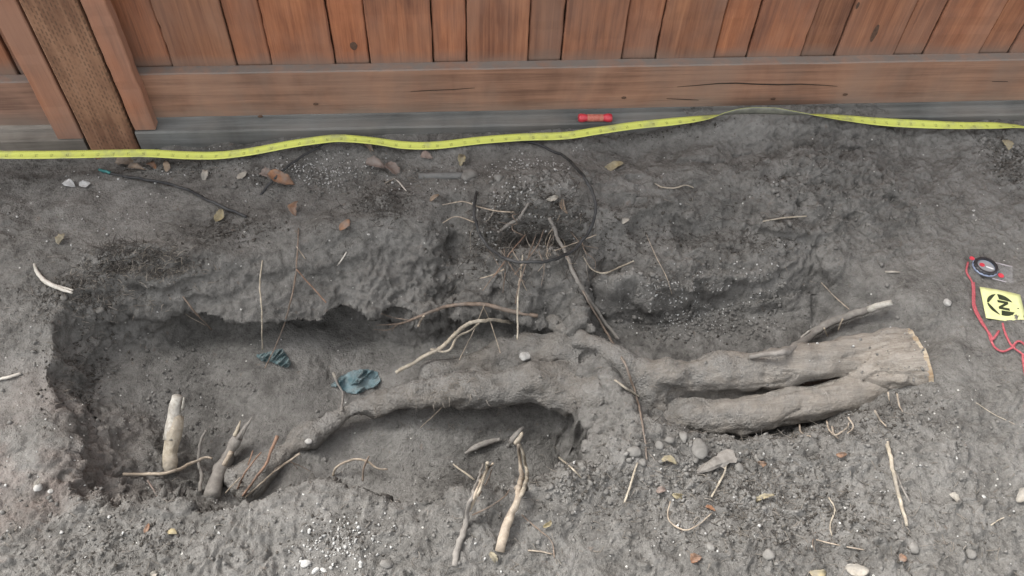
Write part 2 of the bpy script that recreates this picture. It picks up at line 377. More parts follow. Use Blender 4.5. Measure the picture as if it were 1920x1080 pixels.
    # root ball and hollows on the slope beneath the fence
    ball = blob(xs, ys, 995, 395, 0, .105, .075, 1.0)
    z += .066 * ball + blob(xs, ys, 1000, 465, -.02, .09, .022, -.055)
    bank = sstep(.06, .2, xs) * sstep(-.42, -.34, ys) * sstep(.80, .62, xs) * sstep(-.07, -.12, ys)
    z += bank * (.016 * (np.abs(vn2(wx * 11, wy * 16, 61)) * 2 - .35) + .010 * vn2(wx * 31, wy * 40, 62) - .02 * np.clip(vn2(xs * 24, ys * 40, 63) - .2, 0, 1) * 2)
    z += blob(xs, ys, 856, 445, -.03, .035, .05, -.085) + blob(xs, ys, 845, 528, -.06, .06, .026, -.06) + blob(xs, ys, 1135, 500, -.03, .05, .035, -.045)
    z += blob(xs, ys, 250, 480, 0, .07, .022, .022) + blob(xs, ys, 720, 372, 0, .06, .03, .016) + blob(xs, ys, 640, 430, -.02, .10, .03, .018)
    z += blob(xs, ys, 1225, 770, -.07, .055, .055, .034)
    z += blob(xs, ys, 1150, 850, -.02, .10, .04, .012) + blob(xs, ys, 1090, 630, -.05, .06, .03, .012)
    # overhang: the wall beneath the far lip is hollowed out towards the fence
    amp = .050 + .045 * vn2(xs * 6, ys * 0, 9) * 2 + .015 * vn2(xs * 17, ys * 0, 10) * 2
    drop = np.clip((-lipd - z) / .06, 0, 1)
    und = np.maximum(amp, .012) * sstep(.0, .85, drop) * np.exp(-np.maximum(dp, 0) / .075) * far * (dp > 0)
    px_ = xs - .02 * sstep(.05, .5, drop) * (1 - far) * np.exp(-np.maximum(dp, 0) / .05) * (dp > 0) * (xs < -.6)
    py_ = ys + und
    Z = np.zeros_like(X); PX = X.copy(); PY = Y.copy(); Z[near] = z; PX[near] = px_; PY[near] = py_
    # displacement along the normal
    G = np.stack([PX, PY, Z], 1).reshape(ny, nx, 3)
    N = np.cross(np.gradient(G, axis=1), np.gradient(G, axis=0)); N /= np.linalg.norm(N, axis=2, keepdims=True) + 1e-12
    N = N.reshape(-1, 3)[near]; G = G.reshape(-1, 3); p = G[near].astype(float)
    a, b, c = p[:, 0], p[:, 1], p[:, 2]
    steep = 1 - np.abs(N[:, 2])
    front = sstep(-.60, -.75, b); slope = np.clip(f, 0, 1) * (1 - fl)
    clump = blob(xs, ys, 255, 485, 0, .07, .02, 1.0) + blob(xs, ys, 720, 378, 0, .06, .022, 1.0) + blob(xs, ys, 160, 550, 0, .04, .02, 1.0)
    rough = .5 + .7 * bank + 1.4 * clump + .75 * front + .9 * ball + .8 * sstep(.02, .3, slope) + .7 * sstep(.25, .55, a) * sstep(-.40, -.2, b)
    rough *= .55 + 1.1 * np.clip(vn2(a * 5, b * 5, 30) + .5, 0, 1)
    smooth_floor = np.where((dp > .03), .62, 1.0)
    wq = .016 * vn3(a * 26 + 7, b * 26, c * 26, 71) + .006 * vn3(a * 80 + 7, b * 80, c * 80, 73); wr = .016 * vn3(a * 26, b * 26 + 7, c * 26, 72) + .006 * vn3(a * 80, b * 80 + 7, c * 80, 74)
    a = a + wq * 2; b = b + wr * 2; c = c + (wq - wr)
    n40 = vn3(a * 24, b * 24, c * 30, 20); n15 = vn3(a * 62, b * 62, c * 75, 21); n7 = vn3(a * 140, b * 140, c * 140, 22); n4 = vn3(a * 250, b * 250, c * 250, 23)
    lay = vn3(a * 9, b * 9, c * 110, 24)
    billow = .5 - np.abs(n15) * 2
    pits = -np.clip(n40 - .22, 0, 1) * 3
    D = .013 * n40 * (1 + 1.1 * sstep(.1, .5, slope)) + .0055 * n15 * rough + .0046 * n7 * rough + .0032 * n4 * rough + .0015 * billow * rough + .018 * lay * np.clip(steep * 1.5, 0, 1) + .005 * pits * rough
    clodn = vn3(a * 85, b * 85, c * 85, 26); D += .005 * np.clip(clodn - .12, 0, 1) * 3 * rough * (.3 + front + ball + .4 * slope)
    patch = sstep(.0, .28, vn2(a * 9 + 3, b * 9 + 3, 81) + .6 * vn2(a * 27, b * 27, 82) + .10 * front + .25 * clump + .25 * ball + .12 * sstep(.1, .4, slope) - .12 * (dp > .03))
    D += patch * (  .0052 * (.42 - worley(a * 78, b * 78, 83)) + .0036 * (.42 - worley(a * 150, b * 150, 84))) + .0016 * (.42 - worley(a * 190, b * 190, 85))
    D *= smooth_floor * sstep(.02, -.03, ys) 
    p += N * D[:, None]
    p[:, 2] = np.where(p[:, 1] > -.052, np.minimum(p[:, 2], .030 + .006 * np.clip((-.03 - p[:, 1]) / .02, 0, 1) * 0 + .004 * vn2(p[:, 0] * 40, p[:, 1] * 40, 90)), p[:, 2])
    G[near] = p
    I = np.arange(nx * ny).reshape(ny, nx)
    F = np.stack([I[:-1, :-1], I[:-1, 1:], I[1:, 1:], I[1:, :-1]], 2).reshape(-1, 4)
    o = link('ground', mesh_np('ground', G, F, M['soil']))
    tag(o, 'grey dusty soil with a deep excavated pit in front of the fence', kind='structure')
    return o
ON_ROOT = None
ground = build_ground()
bpy.context.view_layer.update()
def cast(o, d):
    ok, loc, nor, _ = ground.ray_cast(Vector(o), Vector(d))
    if ON_ROOT is not None:
        k2, l2, n2, _ = ON_ROOT.ray_cast(Vector(o), Vector(d))
        if k2 and (not ok or (l2 - Vector(o)).length < (loc - Vector(o)).length): ok, loc, nor = k2, l2, n2
    return (np.array(loc), np.array(nor)) if ok else (None, None)
def hit(px, py, h=0.0):
    """point of the ground seen at a pixel, lifted by h along the line of sight"""
    d = dirpx(px, py); p, n = cast(CP, d)
    if p is None: p = at(px, py)
    return p - d * (h / max(.3, -d[2]))
def hitn(px, py):
    p, n = cast(CP, dirpx(px, py)); return p, n
def drop(x, y):
    p, n = cast((x, y, 1.0), (0, 0, -1)); return p, n

# ------------------------------------------------------------ fence
def plank(name, x0, x1, y0, y1, z0, z1, mat, parent, axis='z', jit=.0006, bev=.002, seed=0, lean=0):
    g = np.random.default_rng(seed + 900); n = 26; V = []; F = []
    L0, L1 = (z0, z1) if axis == 'z' else (x0, x1)
    if axis == 'z': ts = np.concatenate([np.linspace(L0, min(L1, L0 + .35), 20), np.linspace(min(L1, L0 + .35), L1, 8)[1:]])
    else: ts = np.linspace(L0, L1, 70)
    for t in ts:
        ja, jb, jc, jd = g.normal(0, jit, 4)
        if axis == 'z': A0, A1 = x0 + ja * .7, x1 + jb * .7
        else: A0, A1 = z0 + ja, z1 + jb
        B0, B1 = y0 + jc * .5, y1
        ring = [(A0 + bev, B0), (A1 - bev, B0), (A1, B0 + bev), (A1, B1), (A0, B1), (A0, B0 + bev)]
        for (q, w) in ring: V.append((q + lean * (t - L0), w, t) if axis == 'z' else (t, w, q))
    m = 6
    for i in range(len(ts) - 1):
        for k in range(m):
            a = i * m + k; b = i * m + (k + 1) % m
            F.append((a, b, b + m, a + m) if axis == 'z' else (b, a, a + m, b + m))
    e = (len(ts) - 1) * m
    F.append(tuple(range(m))[::-1] if axis == 'z' else tuple(range(m))); F.append(tuple(e + k for k in range(m)) if axis == 'z' else tuple(e + k for k in range(m))[::-1])
    return mesh_py(name, V, F, mat, parent)
fence = thing('wooden_fence', (0, 0, 0), 'reddish brown board fence with a grey base board running along the back', 'fence')
FZ = 1.72
be = [327, 444, 513, 628, 696, 812, 877, 988, 1053, 1163, 1230, 1336, 1400, 1498, 1565, 1672, 1730, 1832, 1891]
bx = [float(aty(p, 132 - (p - 300) * .017, -.009)[0]) for p in be]
bx = [bx[0] - .105] + bx
while bx[-1] < 2.3: bx.append(bx[-1] + (.108 if len(bx) % 2 else .066))
boards = []
for i in range(len(bx) - 1):
    narrow = i % 2 == 0 and i > 0
    narrow = (i % 2 == 0)
    if i == 0: narrow = True
    y = -.0045 if narrow else -.009
    e = -.0022 if narrow else .0
    boards.append(plank('board', bx[i] - e, bx[i + 1] + e, y, y + .018, .11, FZ, M['board'], fence, seed=i, lean=random.uniform(-.002, .002)))
lx = [-.868, -.934, -1.042, -1.106, -1.214, -1.28, -1.39, -1.455, -1.56, -1.63, -1.74, -1.80]
for i in range(len(lx)):
    a = lx[i]; b = lx[i - 1] if i else -.760; nar = i % 2 == 0
    boards.append(plank('board', a + (.0022 if nar else 0), b - (.0022 if nar else 0), -.0045 if nar else -.009, .0135 if nar else .007, .10, FZ, M['board'], fence, seed=60 + i))
plank('gap_shade_sheet', -2.0, 2.3, .015, .030, .10, FZ - .02, M['knot'], fence, axis='x', seed=77)  # added dark sheet standing in for the shadow in the board gaps
def ell(name, cx, cz, rx, rz, y, mat, parent, seed=0):
    g = random.Random(seed); V = [(cx, y, cz)]; n = 16
    for k in range(n):
        a = 2 * math.pi * k / n; q = g.uniform(.92, 1.08); V.append((cx + math.cos(a) * rx * q, y + .0008, cz + math.sin(a) * rz * q))
    return mesh_py(name, V, [(0, 1 + k, 1 + (k + 1) % n) for k in range(n)][::1], mat, parent, True)
def knot_at(px, py, y, rx, rz, want):
    p = aty(px, py, y); return ell('knot', p[0], p[2], rx, rz, y - .0012, M['knot'], boards[want], int(px))
knot_at(663, 86, -.0045, .0065, .0085, 4); knot_at(1640, 62, -.009, .005, .018, 15); knot_at(1608, 10, -.009, .003, .007, 15)
rail = plank('rail', -.700, 2.3, -.030, -.0095, .042, .1405, M['rail'], fence, axis='x', seed=3, jit=.00025)
rail2 = plank('rail', -2.0, -.782, -.030, -.0095, .030, .129, M['rail'], fence, axis='x', seed=4, jit=.00025)
base = plank('base_board', -.690, 2.3, -.055, .010, -.07, .030, M['base'], fence, axis='x', seed=5, jit=.0003, bev=.003)
base2 = plank('base_board', -2.0, -.788, -.052, .010, -.09, .014, M['base'], fence, axis='x', seed=6, jit=.0003, bev=.003)
post = plank('post', -.7815, -.695, -.055, .035, -.3, FZ + .06, None, fence, seed=7, jit=.0006, bev=.003, lean=0)
# incised pressure-treated post: rows of short slits
def mat_post():
    t = NT('incised_post'); v = t.mapping((60, 60, 2.6)); g = t.noise(v, 1, 5, .6, .6); p = t.noise(t.mapping((11, 11, 6)), 1, 4, .6)
    c = t.ramp(t.math('MULTIPLY_ADD', g, .4, t.math('MULTIPLY', p, .6)), [(.38, (.155, .080, .049)), (.52, (.27, .148, .09)), (.66, (.335, .205, .135))])
    x, y, z = t.sep(t.mapping())
    col = t.math('FLOOR', t.math('DIVIDE', x, .0055)); cf = t.math('FRACT', t.math('DIVIDE', x, .0055))
    zs = t.math('ADD', t.math('DIVIDE', z, .013), t.math('MULTIPLY', col, .37)); zf = t.math('FRACT', zs)
    sl = t.math('MULTIPLY', t.math('LESS_THAN', t.math('ABSOLUTE', t.math('SUBTRACT', cf, .5)), .22), t.math('LESS_THAN', zf, .62))
    sl = t.math('MULTIPLY', sl, t.ramp(t.noise(t.mapping((60, 60, 60)), 1, 2), [(.38, 0.0), (.55, 1.0)]))
    c = t.mix(t.math('MULTIPLY', sl, .62), c, (.09, .058, .038))
    t.bump(t.math('ADD', t.math('MULTIPLY', sl, -1.0), t.math('MULTIPLY', g, .5)), .6, .0015)
    return t.out(c, .85, .2)
post.data.materials.append(mat_post())
plank('trim_strip', -.690, -.652, -.052, -.0305, .0335, FZ, M['gold'], fence, seed=8, jit=.0007)
plank('trim_strip', -.832, -.787, -.052, -.0305, .0165, FZ, M['gold'], fence, seed=9, jit=.0006)
plank('cap_board', -2.0, 2.3, -.05, .07, FZ + .001, FZ + .039, M['rail'], fence, axis='x', seed=10) if False else None
def crack(pts, y, w):
    V = []; F = []
    for i, (px, py) in enumerate(pts):
        p = aty(px, py, y); k = w * math.sin(math.pi * (i + .3) / (len(pts) - .4)) + .0003
        V += [(p[0], y, p[2] - k), (p[0], y, p[2] + k)]
        if i: F.append((2*i-2, 2*i, 2*i+1, 2*i-1))
    return mesh_py('crack', V, F, M['crack'], rail)
crack([(1270,163),(1310,160),(1345,157),(1380,156),(1420,158),(1460,159),(1500,158),(1545,160),(1570,162)], -.0318, .0010)
crack([(770,172),(800,170),(850,168),(890,165)], -.0318, .0004); crack([(1250,185),(1290,187),(1310,188)], -.0318, .0005); crack([(1860,153),(1890,153)], -.0318, .0005)
for kx, ky in ((592, 196), (1450, 186), (1170, 184), (1585, 178), (488, 219)):
    p = aty(kx, ky, -.032); ell('knot', p[0], p[2], .005, .003, -.0318, M['knot'], rail, kx)

# ------------------------------------------------------------ the cut root
def build_root():
    spec = []
    def seg(pts, ry, rz, sides=20): spec.append((pts, ry, rz, sides))
    A = lambda L: [at(*q) for q in L]
    seg(A([(1775,672,-.010),(1690,672,-.014),(1650,680,-.022),(1605,690,-.034),(1570,695,-.05)]), [.053,.052,.046,.034,.018], [.034,.036,.034,.028,.018])
    seg(A([(1650,660,-.022),(1590,668,-.026),(1530,680,-.028),(1470,691,-.032),(1390,704,-.038),(1310,707,-.042),(1240,707,-.046),(1170,710,-.058)]), [.030,.031,.031,.031,.0305,.032,.033,.032], [.029,.030,.030,.030,.030,.031,.032,.031])
    seg(A([(1650,712,-.042),(1590,738,-.050),(1510,757,-.053),(1430,771,-.055),(1350,777,-.060),(1280,772,-.074),(1190,756,-.102)]), [.028,.029,.030,.031,.033,.034,.034], [.026,.028,.029,.029,.029,.029,.028])
    seg(A([(1250,728,-.070),(1190,728,-.068),(1110,726,-.074),(1010,722,-.084),(930,720,-.092),(850,734,-.104),(770,744,-.120),(700,757,-.136),(640,777,-.146),(580,808,-.154),(520,848,-.160),(450,918,-.176)]),
        [.048,.052,.047,.037,.030,.025,.020,.018,.018,.021,.024,.026], [.036,.038,.036,.032,.027,.023,.019,.017,.017,.018,.018,.018])
    seg(A([(1460,726,-.078),(1380,742,-.080),(1300,742,-.078),(1240,738,-.07)]), [.014,.02,.024,.03], [.014,.018,.022,.028])
    seg(A([(800,705,-.140),(880,688,-.130),(960,672,-.116),(1040,660,-.098),(1100,668,-.08)]), [.016,.024,.03,.034,.036], [.012,.018,.022,.026,.03])
    seg(A([(1085,632,-.05),(1120,652,-.044),(1155,674,-.042),(1195,704,-.046)]), [.018,.021,.022,.02], [.018,.021,.022,.02])
    seg(A([(1035,598,-.085),(1080,630,-.072),(1130,668,-.057)]), [.012,.018,.02], [.010,.016,.02])
    def skin(sp):
        bm = bmesh.new()
        for pts, ry, rz, s in sp:
            P = np.array(pts); n = len(P); k = np.linspace(0, 1, n)
            S = spline(np.hstack([P, np.array(ry)[:, None], np.array(rz)[:, None]]), .008); C = S[:, :3]
            T = np.gradient(C, axis=0); T /= np.linalg.norm(T, axis=1)[:, None]; rings = []
            for i in range(len(C)):
                B = np.cross([0, 0, 1.0], T[i]); B /= np.linalg.norm(B); U = np.cross(T[i], B)
                rings.append([bm.verts.new(C[i] + B * S[i, 3] * math.cos(2*math.pi*j/s) + U * S[i, 4] * math.sin(2*math.pi*j/s)) for j in range(s)])
            for i in range(len(rings) - 1):
                for j in range(s): bm.faces.new((rings[i][j], rings[i][(j+1) % s], rings[i+1][(j+1) % s], rings[i+1][j]))
            bm.faces.new(rings[0][::-1]); bm.faces.new(rings[-1])
        bmesh.ops.recalc_face_normals(bm, faces=bm.faces)
        me = bpy.data.meshes.new('tmp'); bm.to_mesh(me); bm.free()
        o = bpy.data.objects.new('tmp', me); COL.objects.link(o)
        r = o.modifiers.new('r', 'REMESH'); r.mode = 'VOXEL'; r.voxel_size = .0038
        s = o.modifiers.new('s', 'SMOOTH'); s.factor = .5; s.iterations = 3
        bpy.context.view_layer.update()
        ev = o.evaluated_get(bpy.context.evaluated_depsgraph_get()); em = ev.to_mesh()
        n = len(em.vertices); V = np.empty(n * 3, np.float32); em.vertices.foreach_get('co', V); V = V.reshape(-1, 3).astype(float)
        N = np.empty(n * 3, np.float32); em.vertices.foreach_get('normal', N); N = N.reshape(-1, 3)
        F = [tuple(p.vertices) for p in em.polygons]
        ev.to_mesh_clear(); bpy.data.objects.remove(o, do_unlink=True)
        return V, N, F
    def carve(V, N):
        x, y, z = V.T; wood = sstep(.22, .45, x)
        D = (.007 + .026 * (1 - wood)) * vn3(x * 20, y * 20, z * 20, 40) + .005 * vn3(x * 60, y * 60, z * 60, 41)
        D += wood * (.006 * vn3(x * 7, y * 60 + x * 9, z * 60, 42) + .003 * vn3(x * 16, y * 150, z * 150, 43) - .0035 * np.clip(np.abs(vn3(x * 6, y * 55 - x * 14, z * 55, 45)) < .045, 0, 1))
        D += (1 - wood) * (.007 * vn3(x * 48, y * 48, z * 48, 47) + .0055 * vn3(x * 110, y * 110, z * 110, 44) + .0025 * vn3(x * 220, y * 220, z * 220, 46))
        kp = at(1440, 699, -.005); D -= .007 * np.exp(-((x - kp[0]) / .006) ** 2 - ((y - kp[1]) / .012) ** 2)
        return V + N * D[:, None]
    low = [q for q in spec if abs(q[0][0][0] - at(1650, 712, -.042)[0]) < 1e-6]
    V, N, F = skin([q for q in spec if q not in low] if False else [q for q in spec if not any(q is w for w in low)]); V = carve(V, N)
    V2, N2, F2 = skin(low); V2 = carve(V2, N2)
    root = thing('cut_tree_root', at(1500, 740, -.07), 'thick grey forked root sawn off at its right end, bridging the pit', 'tree root')
    t = NT('sawn_wood'); v = t.mapping(); w = t.noise(t.mapping((12, 90, 90)), 1, 5, .65, .5)
    sm = t.out(t.ramp(w, [(.34, (.19, .125, .072)), (.5, (.30, .245, .175)), (.68, (.40, .355, .285))]), .85, .2); t.bump(w, .6, .002)
    # sawn face: the body is cut off by a slightly tilted plane
    p0 = at(1706, 618, .0); p1 = at(1741, 728, -.02); wv = p1 - p0; no = np.cross([0, 0, 1.0], wv); no /= np.linalg.norm(no)
    if no[0] < 0: no = -no
    no = no + np.array([0, 0, .22]); no /= np.linalg.norm(no); co = (p0 + p1) / 2
    bm = bmesh.new(); vs = [bm.verts.new(q) for q in V]
    for f in F: bm.faces.new([vs[i] for i in f])
    res = bmesh.ops.bisect_plane(bm, geom=bm.verts[:] + bm.edges[:] + bm.faces[:], plane_co=Vector(co), plane_no=Vector(no), clear_outer=True)
    ed = [e for e in res['geom_cut'] if isinstance(e, bmesh.types.BMEdge)]
    adj = {}
    for e in ed:
        a_, b_ = e.verts; adj.setdefault(a_, []).append(b_); adj.setdefault(b_, []).append(a_)
    st = max(adj, key=lambda q: q.co.z); loop = [st]; cur = adj[st][0]; prev = st
    while cur is not st and len(loop) < 5000: loop.append(cur); nx = [q for q in adj[cur] if q is not prev]; prev, cur = cur, (nx[0] if nx else st)
    lp = [np.array(q.co) for q in loop]; cen = np.mean(lp, 0)
    me = bpy.data.meshes.new('root_body'); bm.normal_update(); bm.to_mesh(me); bm.free(); me.polygons.foreach_set('use_smooth', np.ones(len(me.polygons), bool)); me.materials.append(M['root'])
    put(root, mesh_py('lower_limb', V2, F2, M['root'], None, True))
    mo = put(root, link('root_body', me)); g = np.random.default_rng(3); m_ = len(lp); CV = [cen + no * .002]
    for k_ in range(1, 7):
        for q in lp: CV.append(cen + (q - cen) * (k_ / 6) * 1.012 + no * (.0018 + .0012 * g.normal() * (k_ < 6)))
    for q in lp: CV.append(cen + (q - cen) * 1.02 - no * .006)
    CF = [(0, 1 + i, 1 + (i + 1) % m_) for i in range(m_)]
    for k_ in range(6):
        for i in range(m_): a_ = 1 + k_ * m_ + i; b_ = 1 + k_ * m_ + (i + 1) % m_; CF.append((a_, a_ + m_, b_ + m_, b_))
    cf = mesh_py('cut_face', CV, CF, sm, None, False); cf['label'] = 'pale sawn end of the root'; put(root, cf)
    bmf = bmesh.new(); bmf.from_mesh(cf.data); bmesh.ops.recalc_face_normals(bmf, faces=bmf.faces); bmf.to_mesh(cf.data); bmf.free()
    # thin rootlets hanging from its lower edge
    for i, L in enumerate([[(1498,792),(1503,812),(1520,818)],[(1560,800),(1566,815),(1588,803),(1592,792)],[(1682,738),(1686,760),(1692,772)],[(1665,735),(1668,752)],[(1550,790),(1556,808),(1572,822)],
                           [(1590,782),(1600,800),(1588,812)],[(1640,770),(1652,790),(1662,800)],[(1545,615),(1552,630)],[(1580,598),(1572,620)],[(905,730),(925,757),(940,765)]]):
        V, F = tube([hit(*q, .012 if j else .03) for j, q in enumerate(L)], [.0016, .0008], 6, .004, .1, .0006, i)
        put(root, mesh_py('rootlet', V, F, M['tan_twig'], None, True))
    return root, mo
_, root_body = build_root()
bpy.context.view_layer.update()
ON_ROOT = root_body

# ------------------------------------------------------------ twigs, roots, stubs
def rods(name, label, cat, strands, group=None):
    """strands: list of (points, radii, material[, part name]); first point's ground position is the origin"""
    mk = []
    for k, st in enumerate(strands):
        pts, rad, mat = st[0], [q * .88 for q in st[1]], st[2]; nm = st[3] if len(st) > 3 else ('stem' if k == 0 else 'side_shoot')
        P = []
        for q in pts:
            h = q[2] if len(q) > 2 else None
            if len(q) > 3: P.append(at(q[0], q[1], q[3]))
            else: P.append(hit(q[0], q[1], max(rad[0] * .8, .001) if h is None else h))
        sides = 7 if rad[0] < .004 else 12
        mk.append((nm, tube(P, rad, sides, max(.0035, rad[0] * 1.1), .10, rad[0] * .5, k * 13 + int(pts[0][0]))  , mat, P))
    if len(mk) == 1:
        nm, (V, F), mat, P = mk[0]; c = np.mean(np.array(V), 0)
        o = mesh_py(name, np.array(V) - c, F, M[mat], None, True); o.location = Vector(c); return tag(o, label, cat, group)
    r = thing(name, mk[0][3][0], label, cat, group)
    for nm, (V, F), mat, P in mk: put(r, mesh_py(nm, V, F, M[mat], None, True))
    return r

rods('forked_root', 'pale forked root reaching down to the left in mid pit', 'root', [
    ([(742,699,.05),(790,672,.06),(830,650,.07),(860,620,.075),(890,603,.07),(930,600,.045),(962,605,.015)], [.0036,.0040,.0036,.003], 'straw'),
    ([(808,655,.062),(840,658,.068),(858,632,.07),(880,620,.065),(898,606,.06)], [.0025,.0022,.0015], 'straw')])
rods('upright_stub', 'upright broken pale root stub standing near left end of pit', 'root stub', [
    ([(318,886,.0),(318,850,.02),(320,815,.04),(326,780,.058)], [.0125,.0125,.0125,.0115], 'straw'),
    ([(319,826,.036),(326,784,.062),(334,742,.08)], [.0118,.0136,.0118,.0085], 'bone', 'split_wood'),
    ([(341,768,.066),(346,746,.082)], [.003,.0015], 'bone', 'splinter')])
rods('dusty_stub', 'dust covered grey root stub with jagged split top beside the upright pale stub', 'root stub', [
    ([(398,930,.0),(412,892,.012),(424,868,.018),(434,842,.026),(446,818,.034)], [.015,.014,.0118,.0108,.009], 'grey_twig'),
    ([(450,822,.034),(462,800,.042),(474,780,.048)], [.0045,.0034,.0009], 'grey_twig', 'splinter'), ([(440,818,.035),(446,802,.04),(450,790,.044)], [.0042,.003,.0009], 'straw', 'splinter'), ([(446,822,.036),(455,806,.041),(459,796,.044)], [.0045,.003,.0009], 'grey_twig', 'splinter'),
    ([(420,872,.030),(434,848,.038)], [.0045,.004], 'tan_twig', 'bark_scar')])
rods('bent_twig', 'thin bent twig lying across the foot of the upright stub', 'twig', [([(230,889,.006),(270,889,.012),(320,886,.03),(355,870,.035),(383,860,.04),(397,861,.04)], [.0026,.003,.0028,.002], 'tan_twig')])
rods('kinked_twig', 'grey kinked twig standing up between the two root stubs', 'twig', [([(375,922,.0),(376,890,.02),(371,858,.03),(376,830,.045),(386,806,.055)], [.0035,.0032,.003,.0024], 'grey_twig')])
rods('twig_spray', 'spray of thin reddish twigs rising from the front pit edge', 'twigs', [
    ([(455,930,.0),(478,900,.02),(500,868,.035),(508,845,.045),(520,818,.05)], [.002,.0022,.0026,.0034], 'red_twig'), ([(440,930,.0),(456,893,.02),(470,872,.03),(490,848,.04)], [.0014,.0016,.0013], 'red_twig'),
    ([(422,925,.01),(450,895,.02)], [.0013,.001], 'tan_twig'), ([(460,932,.0),(500,897,.02),(520,880,.03),(540,866,.035),(563,850,.04)], [.0016,.0016,.002,.0024], 'tan_twig'),
    ([(465,872,.03),(470,858,.035),(474,845,.04)], [.001,.0012], 'red_twig'), ([(515,880,.03),(525,873,.03),(545,866,.03),(552,872,.025),(558,880,.02)], [.0009,.0008], 'brown'), ([(545,866,.03),(565,875,.02),(582,884,.012)], [.0009,.0005], 'brown')])
rods('arched_twig', 'arched brown twig with a hanging shoot over the front pit floor', 'twig', [
    ([(624,892,.0),(632,874,.02),(663,861,.03),(688,866,.032),(708,878,.028),(726,880,.024)], [.0022,.0024,.002,.0018], 'tan_twig'), ([(692,855,.04),(682,876,.03),(680,902,.012)], [.0015,.002,.0014], 'brown')])
rods('driftwood_stick', 'short grey weathered stick lying right of the arched twig', 'stick', [([(872,850,.006),(885,842,.008),(905,832,.009),(938,824,.007)], [.0018,.0048,.0062,.004], 'grey_twig')])
rods('stub_end', 'small dark grey broken stick just above the long stripped root', 'stick', [([(958,830,.01),(966,817,.014),(982,801,.012)], [.006,.0055,.003], 'grey_twig')])
rods('stripped_root', 'long pale stripped root hanging over the front edge, split in strands', 'root', [
    ([(937,1034,.006),(945,1000,.012),(958,962,.016),(972,925,.022),(978,880,.06),(973,832,.09)], [.0075,.0068,.006,.005,.0036,.003], 'tan_twig'),
    ([(966,942,.022),(982,918,.03),(988,885,.06),(980,850,.08),(972,828,.09)], [.003,.0036,.003,.0022], 'straw', 'strand'), ([(966,832,.09),(974,822,.095),(978,812,.1)], [.004,.0045,.002], 'straw', 'strand')])
rods('twig_bundle', 'bundle of greyish twigs crossing the front edge left of the long stripped root', 'twigs', [
    ([(852,1062,.002),(864,1010,.006),(876,970,.014),(888,925,.045),(906,870,.085)], [.0045,.005,.004,.0028,.002], 'grey_twig'), ([(880,958,.02),(896,915,.055),(912,882,.085),(925,868,.09)], [.002,.0024,.0018], 'tan_twig'),
    ([(882,955,.02),(902,912,.055),(912,880,.085),(914,868,.09)], [.002,.002,.0032], 'straw'), ([(890,900,.07),(870,885,.07),(850,870,.07)], [.0016,.0017,.0014], 'straw'),
    ([(885,966,.008),(915,952,.008),(945,932,.008),(955,918,.008)], [.0012,.001], 'brown'), ([(897,930,.045),(915,900,.07),(922,880,.08)], [.0012,.001], 'brown')])
rods('long_root', 'long tan root running down from the loose root ball to the big root', 'root', [
    ([(1030,408,.01),(1045,445,.02),(1062,478,.02),(1083,527,.025),(1122,588,.02),(1160,636,.012)], [.0034,.0038,.0034,.0036,.0036,.003], 'grey_twig'),
    ([(1062,480,.022),(1098,556,.025),(1135,620,.02),(1170,680,.008),(1190,735,.005),(1204,790,.006),(1213,862,.004)], [.0018,.0022,.0024,.0018,.0013], 'brown')])
rods('straight_root', 'straight pale root lying at lower right, a thin shoot beside it', 'root', [
    ([(1663,824),(1672,868,.004),(1684,918,.004),(1693,955,.004),(1700,987)], [.0032,.0035,.003,.0024], 'straw'), ([(1680,885,.003),(1692,915,.003),(1706,942)], [.0012,.0016], 'grey_twig')])
rods('curved_root', 'white curved split root at the left edge above the pit', 'root', [
    ([(64,495),(72,515,.004),(98,536,.005),(136,549,.005)], [.0022,.004,.0042,.0022], 'pale'), ([(100,534,.006),(118,539,.007),(137,544,.006)], [.002,.002,.0016], 'pale', 'strand')])
rods('hanging_root', 'thin pale root hanging straight down to the left teal scrap', 'root', [([(492,488),(487,530,.012),(490,580,.02),(492,655,.012)], [.0013,.0016,.0014], 'straw')])
rods('hanging_root', 'thin brown branching root hanging below the orange leaf', 'root', [
    ([(560,428),(557,480,.012),(555,512,.012),(545,565,.02),(525,630,.02),(497,690,.006)], [.0013,.0018,.0015,.0012], 'brown'), ([(556,505,.012),(578,530,.01),(612,568,.012)], [.0013,.0015], 'red_twig'), ([(556,462,.008),(572,485,.008)], [.0012,.0008], 'tan_twig')])
rods('hanging_root', 'thin reddish root slanting down the left pit wall', 'root', [([(343,556),(364,584,.014),(397,618,.02)], [.0014,.0018,.0014], 'brown'), ([(318,558,.004),(350,590,.012),(385,610,.014)], [.0007,.0006], 'tan_twig')])
rods('hanging_root', 'straight thin root dangling below the root ball above mid pit', 'root', [([(980,478,.01),(976,520,.02),(971,560,.03),(970,637,.04)], [.0012,.0018,.0016], 'straw'), ([(975,520,.02),(988,545,.015)], [.001,.0006], 'tan_twig')])
rods('hanging_root', 'pair of hair thin roots crossing the pale forked root', 'root', [([(908,572,.02),(888,620,.05),(861,675,.02)], [.0008,.0008], 'tan_twig'), ([(906,575,.02),(922,610,.05),(938,662,.02)], [.0008,.0008], 'tan_twig')])
rods('lip_root', 'dark brown root arching along the lip of the pit wall', 'root', [
    ([(705,610,.02),(752,606,.02),(790,592,.012),(840,574,.008),(900,570,.008),(960,584,.008),(1008,592,.006)], [.001,.0022,.003,.0036,.004,.0045,.004], 'brown'),
    ([(765,600,.02),(740,596,.025),(715,588,.02)], [.0012,.0006], 'brown'), ([(750,606,.02),(728,618,.02),(702,618,.02)], [.0012,.0006], 'brown'), ([(742,607,.02),(735,622,.02)], [.0008,.0005], 'brown'), ([(795,592,.02),(786,606,.022),(784,612,.022)], [.0018,.0030], 'tan_twig')])
